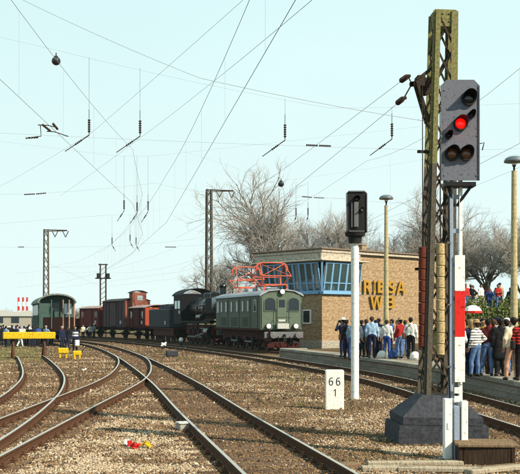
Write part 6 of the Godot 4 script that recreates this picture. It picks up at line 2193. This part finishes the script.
func make_materials() -> void:
	mat("rust", lin(0.12, 0.058, 0.032), 0.85, 0.1, "dirty", 1.5, 0.6)
	mat("polished", lin(0.8, 0.73, 0.63), 0.4, 0.7, "grain", 3.0, 0.15)
	mat("sleeper_a", lin(0.15, 0.088, 0.05), 0.9, 0, "wood", 1.2, 0.8)
	mat("sleeper_b", lin(0.19, 0.12, 0.075), 0.9, 0, "wood", 1.2, 0.8)
	mat("sleeper_c", lin(0.13, 0.078, 0.046), 0.9, 0, "wood", 1.2, 0.8)
	mat("tyre_steel", lin(0.05, 0.045, 0.042), 0.55, 0.3, "dirty", 2.0)
	mat("platform_deck", lin(0.28, 0.24, 0.19), 0.9, 0, "patch", 0.4)
	mat("coping_a", lin(0.36, 0.33, 0.27), 0.85, 0, "patch", 0.9)
	mat("coping_b", lin(0.3, 0.27, 0.22), 0.85, 0, "patch", 0.8)
	mat("facing_a", lin(0.33, 0.29, 0.24), 0.9, 0, "dirty", 1.0)
	mat("facing_b", lin(0.28, 0.24, 0.2), 0.9, 0, "dirty", 1.1)
	mat("concrete", lin(0.4, 0.37, 0.32), 0.9, 0, "patch", 0.7)
	mat("fascia", lin(0.52, 0.46, 0.37), 0.85, 0, "patch", 0.5)
	mat("roof_felt", lin(0.22, 0.16, 0.12), 0.9, 0, "patch", 0.5)
	mat("blue_paint", lin(0.17, 0.34, 0.54), 0.5, 0, "worn", 0.9, 0.2)
	mat("white_paint", lin(0.75, 0.74, 0.7), 0.6, 0, "worn", 0.7, 0.2)
	mat("curtain", lin(0.6, 0.62, 0.6), 0.9, 0, "grain", 2.0)
	mat("dark_wood", lin(0.07, 0.045, 0.03), 0.85, 0, "wood", 1.5)
	mat("old_wood", lin(0.3, 0.2, 0.12), 0.9, 0, "wood", 1.5, 0.8)
	mat("pale_wood", lin(0.55, 0.47, 0.35), 0.9, 0, "wood", 1.4, 0.8)
	mat("grey_metal", lin(0.16, 0.16, 0.17), 0.55, 0.4, "paint", 1.2, 0.2)
	mat("letter_yellow", lin(0.38, 0.215, 0.03), 0.6, 0, "paint", 0.8, 0.2)
	mat("mast_olive", lin(0.25, 0.235, 0.1), 0.75, 0.1, "dirty", 1.4, 0.4)
	mat("mast_steel", lin(0.13, 0.115, 0.09), 0.75, 0.1, "dirty", 1.6, 0.5)
	mat("mast_dark", lin(0.06, 0.045, 0.035), 0.75, 0.2, "dirty", 2.0, 0.4)
	mat("tar", lin(0.055, 0.058, 0.072), 0.75, 0, "dirty", 0.9, 0.9)
	mat("weight_cream", lin(0.55, 0.42, 0.22), 0.85, 0, "dirty", 1.6)
	mat("weight_red", lin(0.17, 0.045, 0.03), 0.85, 0, "dirty", 1.4)
	mat("porcelain", lin(0.045, 0.022, 0.014), 0.3, 0, "", 1.0)
	mat("copper", lin(0.38, 0.43, 0.45), 0.6, 0.3, "", 1.0)
	mat("dark_globe", lin(0.02, 0.02, 0.022), 0.12, 0, "", 1.0)
	mat("black_paint", lin(0.02, 0.02, 0.021), 0.5, 0, "worn", 2.0, 0.2)
	mat("post_shade_car_blue", lin(0.3, 0.36, 0.46), 0.55, 0.1, "paint", 1.2, 0.2)  # signal post steel with its shading put into the blue grey; also a car colour
	mat("signal_white", lin(0.78, 0.78, 0.76), 0.5, 0, "worn", 0.8, 0.1)
	mat("signal_red", lin(0.62, 0.025, 0.02), 0.45, 0, "worn", 0.8, 0.1)
	mat("screen_grey", lin(0.135, 0.145, 0.18), 0.6, 0, "worn", 1.3, 0.15)
	mat("stone_white", lin(0.8, 0.79, 0.75), 0.8, 0, "worn", 1.6, 0.3)
	mat("pole_concrete", lin(0.5, 0.42, 0.24), 0.85, 0, "patch", 0.9, 0.4)
	mat("lamp_shade", lin(0.12, 0.14, 0.16), 0.35, 0.2, "paint", 1.0, 0.1)
	mat("loco_side", lin(0.095, 0.12, 0.093), 0.5, 0, "dirty", 0.7, 0.15)  # same green as the front, with some shade of the side mixed in
	mat("loco_panel", lin(0.105, 0.13, 0.102), 0.5, 0, "dirty", 0.8, 0.15)  # panels likewise carry a little shade in their green
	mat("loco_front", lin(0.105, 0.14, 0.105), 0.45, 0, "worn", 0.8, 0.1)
	mat("loco_roof", lin(0.3, 0.33, 0.37), 0.55, 0.2, "worn", 0.7, 0.15)
	mat("loco_frame", lin(0.06, 0.014, 0.012), 0.7, 0, "dirty", 1.0, 0.3)
	mat("loco_black", lin(0.007, 0.008, 0.012), 0.28, 0.1, "dirty", 0.8, 0.2)
	mat("loco_sooty", lin(0.007, 0.008, 0.011), 0.62, 0, "dirty", 0.9, 0.2)
	mat("loco_red", lin(0.1, 0.014, 0.012), 0.6, 0, "dirty", 1.0, 0.3)
	mat("white_worn", lin(0.6, 0.6, 0.58), 0.7, 0, "dirty", 1.2, 0.2)
	mat("orange_paint", lin(0.68, 0.13, 0.07), 0.5, 0, "paint", 1.2, 0.1)
	mat("wagon_slate", lin(0.055, 0.06, 0.078), 0.65, 0, "dirty", 0.8, 0.3)
	mat("wagon_plum", lin(0.095, 0.062, 0.075), 0.75, 0, "dirty", 0.8, 0.4)
	mat("wagon_maroon", lin(0.08, 0.014, 0.016), 0.75, 0, "dirty", 0.8, 0.4)
	mat("wagon_red", lin(0.15, 0.026, 0.022), 0.75, 0, "dirty", 0.8, 0.3)
	mat("wagon_end_sunlit", lin(0.32, 0.115, 0.08), 0.75, 0, "dirty", 0.8, 0.3)  # boxcar end and brake cabin: red with sunlight mixed into the colour
	mat("wagon_orange_sunlit", lin(0.42, 0.085, 0.04), 0.7, 0, "dirty", 0.8, 0.3)  # van end: sunlight painted into the red, hence orange
	mat("wagon_frame", lin(0.025, 0.01, 0.01), 0.8, 0.1, "dirty", 1.2, 0.3)
	mat("wagon_roof", lin(0.07, 0.065, 0.06), 0.85, 0, "patch", 0.6, 0.3)
	mat("wagon_roof_pale", lin(0.42, 0.3, 0.28), 0.85, 0, "patch", 0.6, 0.3)
	mat("coach_green", lin(0.075, 0.13, 0.115), 0.6, 0, "dirty", 0.7, 0.2)
	mat("coach_roof", lin(0.2, 0.24, 0.22), 0.75, 0, "patch", 0.6, 0.2)
	mat("post_pink", lin(0.45, 0.26, 0.2), 0.7, 0, "patch", 1.0, 0.2)
	mat("yellow_paint", lin(0.8, 0.52, 0.02), 0.5, 0, "dirty", 0.9, 0.2)
	mat("bark", lin(0.13, 0.1, 0.075), 0.95, 0, "dirty", 1.5, 1.0)
	mat("bark_light", lin(0.25, 0.23, 0.21), 0.95, 0, "", 1.0)
	mat("twig", lin(0.33, 0.305, 0.285), 0.95, 0, "", 1.0)
	mat("skin", lin(0.5, 0.28, 0.19), 0.55, 0, "grain", 6.0, 0.2)
	mat("eye", lin(0.03, 0.02, 0.015), 0.2, 0, "", 1.0)
	mat("shoe", lin(0.025, 0.02, 0.018), 0.5, 0, "", 1.0)
	var b := mat("brick", Color(1, 1, 1), 0.9, 0, "brick", 0.5, 0.0)
	b.albedo_color = lin(0.66, 0.59, 0.5)
	var g := mat("glass", Color(0.3, 0.42, 0.46, 0.2), 0.03, 0, "", 1.0)
	g.transparency = BaseMaterial3D.TRANSPARENCY_ALPHA
	mat("glass_dark", lin(0.012, 0.016, 0.022), 0.06, 0, "", 1.0)
	mat("glass_light", lin(0.4, 0.48, 0.52), 0.08, 0.3, "", 1.0)
	mat("bulb_glass", lin(0.6, 0.6, 0.58), 0.1, 0, "", 1.0)
	mat("lens_dark", lin(0.01, 0.012, 0.014), 0.06, 0, "", 1.0)
	mat("lens_amber", lin(0.13, 0.05, 0.025), 0.08, 0, "", 1.0)
	mat("lens_white", lin(0.8, 0.8, 0.78), 0.1, 0, "", 1.0)
	var r := mat("lens_red", lin(0.6, 0.015, 0.01), 0.1, 0, "", 1.0)
	r.emission_enabled = true
	r.emission = Color(1.0, 0.05, 0.02)
	r.emission_energy_multiplier = 0.45
	var lf := mat("leaf", Color(1, 1, 1), 0.7, 0, "", 1.0)
	lf.vertex_color_use_as_albedo = true

func _ready() -> void:
	# camera: eye height 2.27 m, level, with the lens shifted up
	var cam := Camera3D.new()
	cam.name = "camera"
	add_child(cam)
	cam.position = Vector3(0, 2.27, 0)
	cam.set_frustum(0.48025 * 0.5, Vector2(0, 0.08308 * 0.5), 0.5, 6000.0)
	cam.current = true
	# sky, exposure, thin spring haze
	var env := Environment.new()
	env.background_mode = Environment.BG_SKY
	var sm := ProceduralSkyMaterial.new()
	sm.sky_top_color = Color(0.70, 0.872, 0.895)
	sm.sky_horizon_color = Color(0.865, 0.935, 0.925)
	sm.sky_curve = 0.35
	sm.ground_bottom_color = Color(0.35, 0.3, 0.24)
	sm.ground_horizon_color = Color(0.6, 0.6, 0.56)
	sm.sun_angle_max = 3.0
	# the thinnest veil of high cloud
	var veil := noise_image(512, 0.006, 5, 0.0, 1.0, 63, 1.6)
	veil.resize(1024, 512)
	veil.convert(Image.FORMAT_RGBA8)
	sm.sky_cover = ImageTexture.create_from_image(veil)
	sm.sky_cover_modulate = Color(1.0, 1.0, 1.0, 0.07)
	var sky := Sky.new()
	sky.sky_material = sm
	env.sky = sky
	env.background_energy_multiplier = 0.72
	env.tonemap_mode = Environment.TONE_MAPPER_LINEAR
	env.tonemap_exposure = 1.6
	env.fog_enabled = true
	env.fog_density = 0.00012
	env.fog_light_color = Color(0.82, 0.92, 0.93)
	env.sdfgi_enabled = true
	env.ssao_enabled = true
	env.ssil_enabled = true
	var we := WorldEnvironment.new()
	we.name = "environment"
	we.environment = env
	add_child(we)
	var sun := DirectionalLight3D.new()
	sun.name = "sun"
	sun.light_energy = 1.6
	sun.light_color = Color(1.0, 0.94, 0.84)
	sun.light_angular_distance = 0.5
	sun.shadow_enabled = true
	add_child(sun)
	sun.look_at_from_position(Vector3(0.76, 0.72, 0.52) * 10.0, Vector3.ZERO)

	land.seed = 4
	land.frequency = 0.03
	land.fractal_octaves = 3
	make_textures()
	make_materials()
	# lines of the tracks: x and depth
	track_a = spline([Vector2(2.2, 4), Vector2(0.55, 13.4), Vector2(-1.05, 22.3), Vector2(-3.2, 34.8), Vector2(-6.55, 52), Vector2(-9.15, 64), Vector2(-11.8, 75), Vector2(-14.7, 85), Vector2(-18.4, 95), Vector2(-23.2, 105), Vector2(-28.7, 115), Vector2(-35, 125), Vector2(-49, 143)])
	track_b = spline([Vector2(-4.75, 6), Vector2(-4.75, 16), Vector2(-4.75, 24), Vector2(-4.78, 34), Vector2(-5.5, 43), Vector2(-6.95, 53.5), Vector2(-9.15, 64)])
	track_s = spline([Vector2(-4.8, 8), Vector2(-5.35, 18), Vector2(-6.1, 25.3), Vector2(-6.95, 31), Vector2(-8.2, 37.3), Vector2(-10.2, 45.4), Vector2(-12.75, 55), Vector2(-13.4, 57)])
	track_m = spline([Vector2(6.6, 8), Vector2(5.75, 20), Vector2(4.5, 34), Vector2(2.4, 45), Vector2(-1.4, 60), Vector2(-6.7, 77), Vector2(-13.6, 95), Vector2(-22.3, 113), Vector2(-33, 130), Vector2(-47, 147)])
	track_n = spline([Vector2(14.8, 21), Vector2(8.8, 41), Vector2(2.76, 61), Vector2(-2.64, 78.4), Vector2(-9.5, 96.6), Vector2(-18.6, 115), Vector2(-29.6, 132.4), Vector2(-44, 150)])
	build_ground()
	lay_track("near_track", "bright railed track curving away past the kilometre stone", track_a, 4.5, 118.0)
	lay_track("points_track", "track that joins the bright railed track at the points", track_b, 6.5, 33.0, 0.003)
	lay_track("siding_track", "rusty siding curving off to the yellow buffer stop", track_s, 20.0, 56.5, 0.006)
	lay_track("platform_track", "track running beside the platform edge", track_m, 8.5, 118.0)
	lay_track("exhibition_track", "track on which the old locomotives stand", track_n, 21.5, 135.0)
	build_platform()
	build_bank()
	scatter_stones()
	build_grass()
	build_signal_box()
	build_near_mast()
	far_mast("pale lattice mast with a short cross arm behind the green coach", Vector3(-20.598, 0.000, -95.000), 10.9, 0.42, 2.0)
	far_mast("tall lattice mast with two forked insulators beside the steam locomotive", Vector3(-4.650, 0.000, -90.000), 14.1, 0.46, 2.3)
	build_main_signal()
	build_dwarf_signal()
	build_km_stone()
	build_lamp_post("platform lamp on a concrete pole before the brick wall letters", Vector3(5.95, PLATFORM_TOP, -46.5), 7.55)
	build_lamp_post("platform lamp on a concrete pole amid the crowd", Vector3(8.5, PLATFORM_TOP, -33.0), 7.15)
	build_gantry()
	build_overhead()
	build_electric()
	build_steam()
	wagon("goods_wagon", "small maroon van with sunlight painted into its orange end between tender and brake cabin wagon", 34.6, 40.6, 3.25, M.wagon_maroon, M.wagon_orange_sunlit, "van")
	wagon("goods_wagon", "plum grey boxcar with sunlight painted into its red end and brake cabin", 41.3, 49.6, 4.05, M.wagon_plum, M.wagon_end_sunlit, "brake")
	wagon("goods_wagon", "red van with a pale pink roof behind the boxcar", 50.2, 57.6, 3.35, M.wagon_red, M.wagon_red, "van")
	wagon("goods_wagon", "dark low sided wagon coupled behind the red van", 58.2, 66.0, 0.9, M.wagon_maroon, M.wagon_maroon, "flat")
	wagon("goods_wagon", "dark low sided wagon at the tail of the train", 66.6, 74.4, 0.9, M.wagon_plum, M.wagon_maroon, "flat")
	build_coach()
	build_buffer_stop()
	build_point_levers()
	build_trees()
	leafy("green_shrub", "low fresh green shrub on the bank behind the crowd", Vector3(12.793, 1.000, -61.000), Vector3(3.0, 1.9, 1.8), 4600, 3, "green shrubs on the bank")
	leafy("green_shrub", "wide fresh green shrub on the bank before the onlookers", Vector3(14.269, 1.400, -61.500), Vector3(3.6, 1.55, 1.9), 4800, 8, "green shrubs on the bank")
	leafy("green_shrub", "fresh green shrub on the bank beyond the lamp pole", Vector3(15.883, 1.000, -61.000), Vector3(3.4, 1.9, 1.9), 4800, 14, "green shrubs on the bank")
	build_far()
	build_small_things()
	build_people()

func build_gantry() -> void:
	var o := thing("signal_gantry", "twin post signal with dark cross boxes behind the boxcar", "signal", Vector3(-19.406, 0.000, -122.000), 0.3)
	var m := MB.new()
	for s in [-0.34, 0.34]:
		m = MB.new()
		m.bar(Vector3(s, -0.1, 0), Vector3(s, 9.1, 0), 0.17, 0.17, Vector3(0, 0, 1))
		part("post", m, M.mast_dark, o)
	m = MB.new()
	for i in 14: m.bar(Vector3(-0.4, 0.4 + i * 0.6, 0), Vector3(0.4, 0.4 + (i + 1) * 0.6, 0), 0.06, 0.06, Vector3(0, 0, 1))
	part("lattice", m, M.mast_dark, o)
	for s in [-0.58, 0.58]:
		m = MB.new()
		m.cbox(Vector3(s, 7.6, 0.1), Vector3(0.42, 0.62, 0.4), 0.05)
		part("signal_box_case", m, M.black_paint, o)
	m = MB.new()
	m.box(Vector3(0, 7.3, 0), Vector3(1.9, 0.14, 0.3))
	m.box(Vector3(0, 9.0, 0), Vector3(1.1, 0.14, 0.3))
	part("cross_beam", m, M.mast_dark, o)
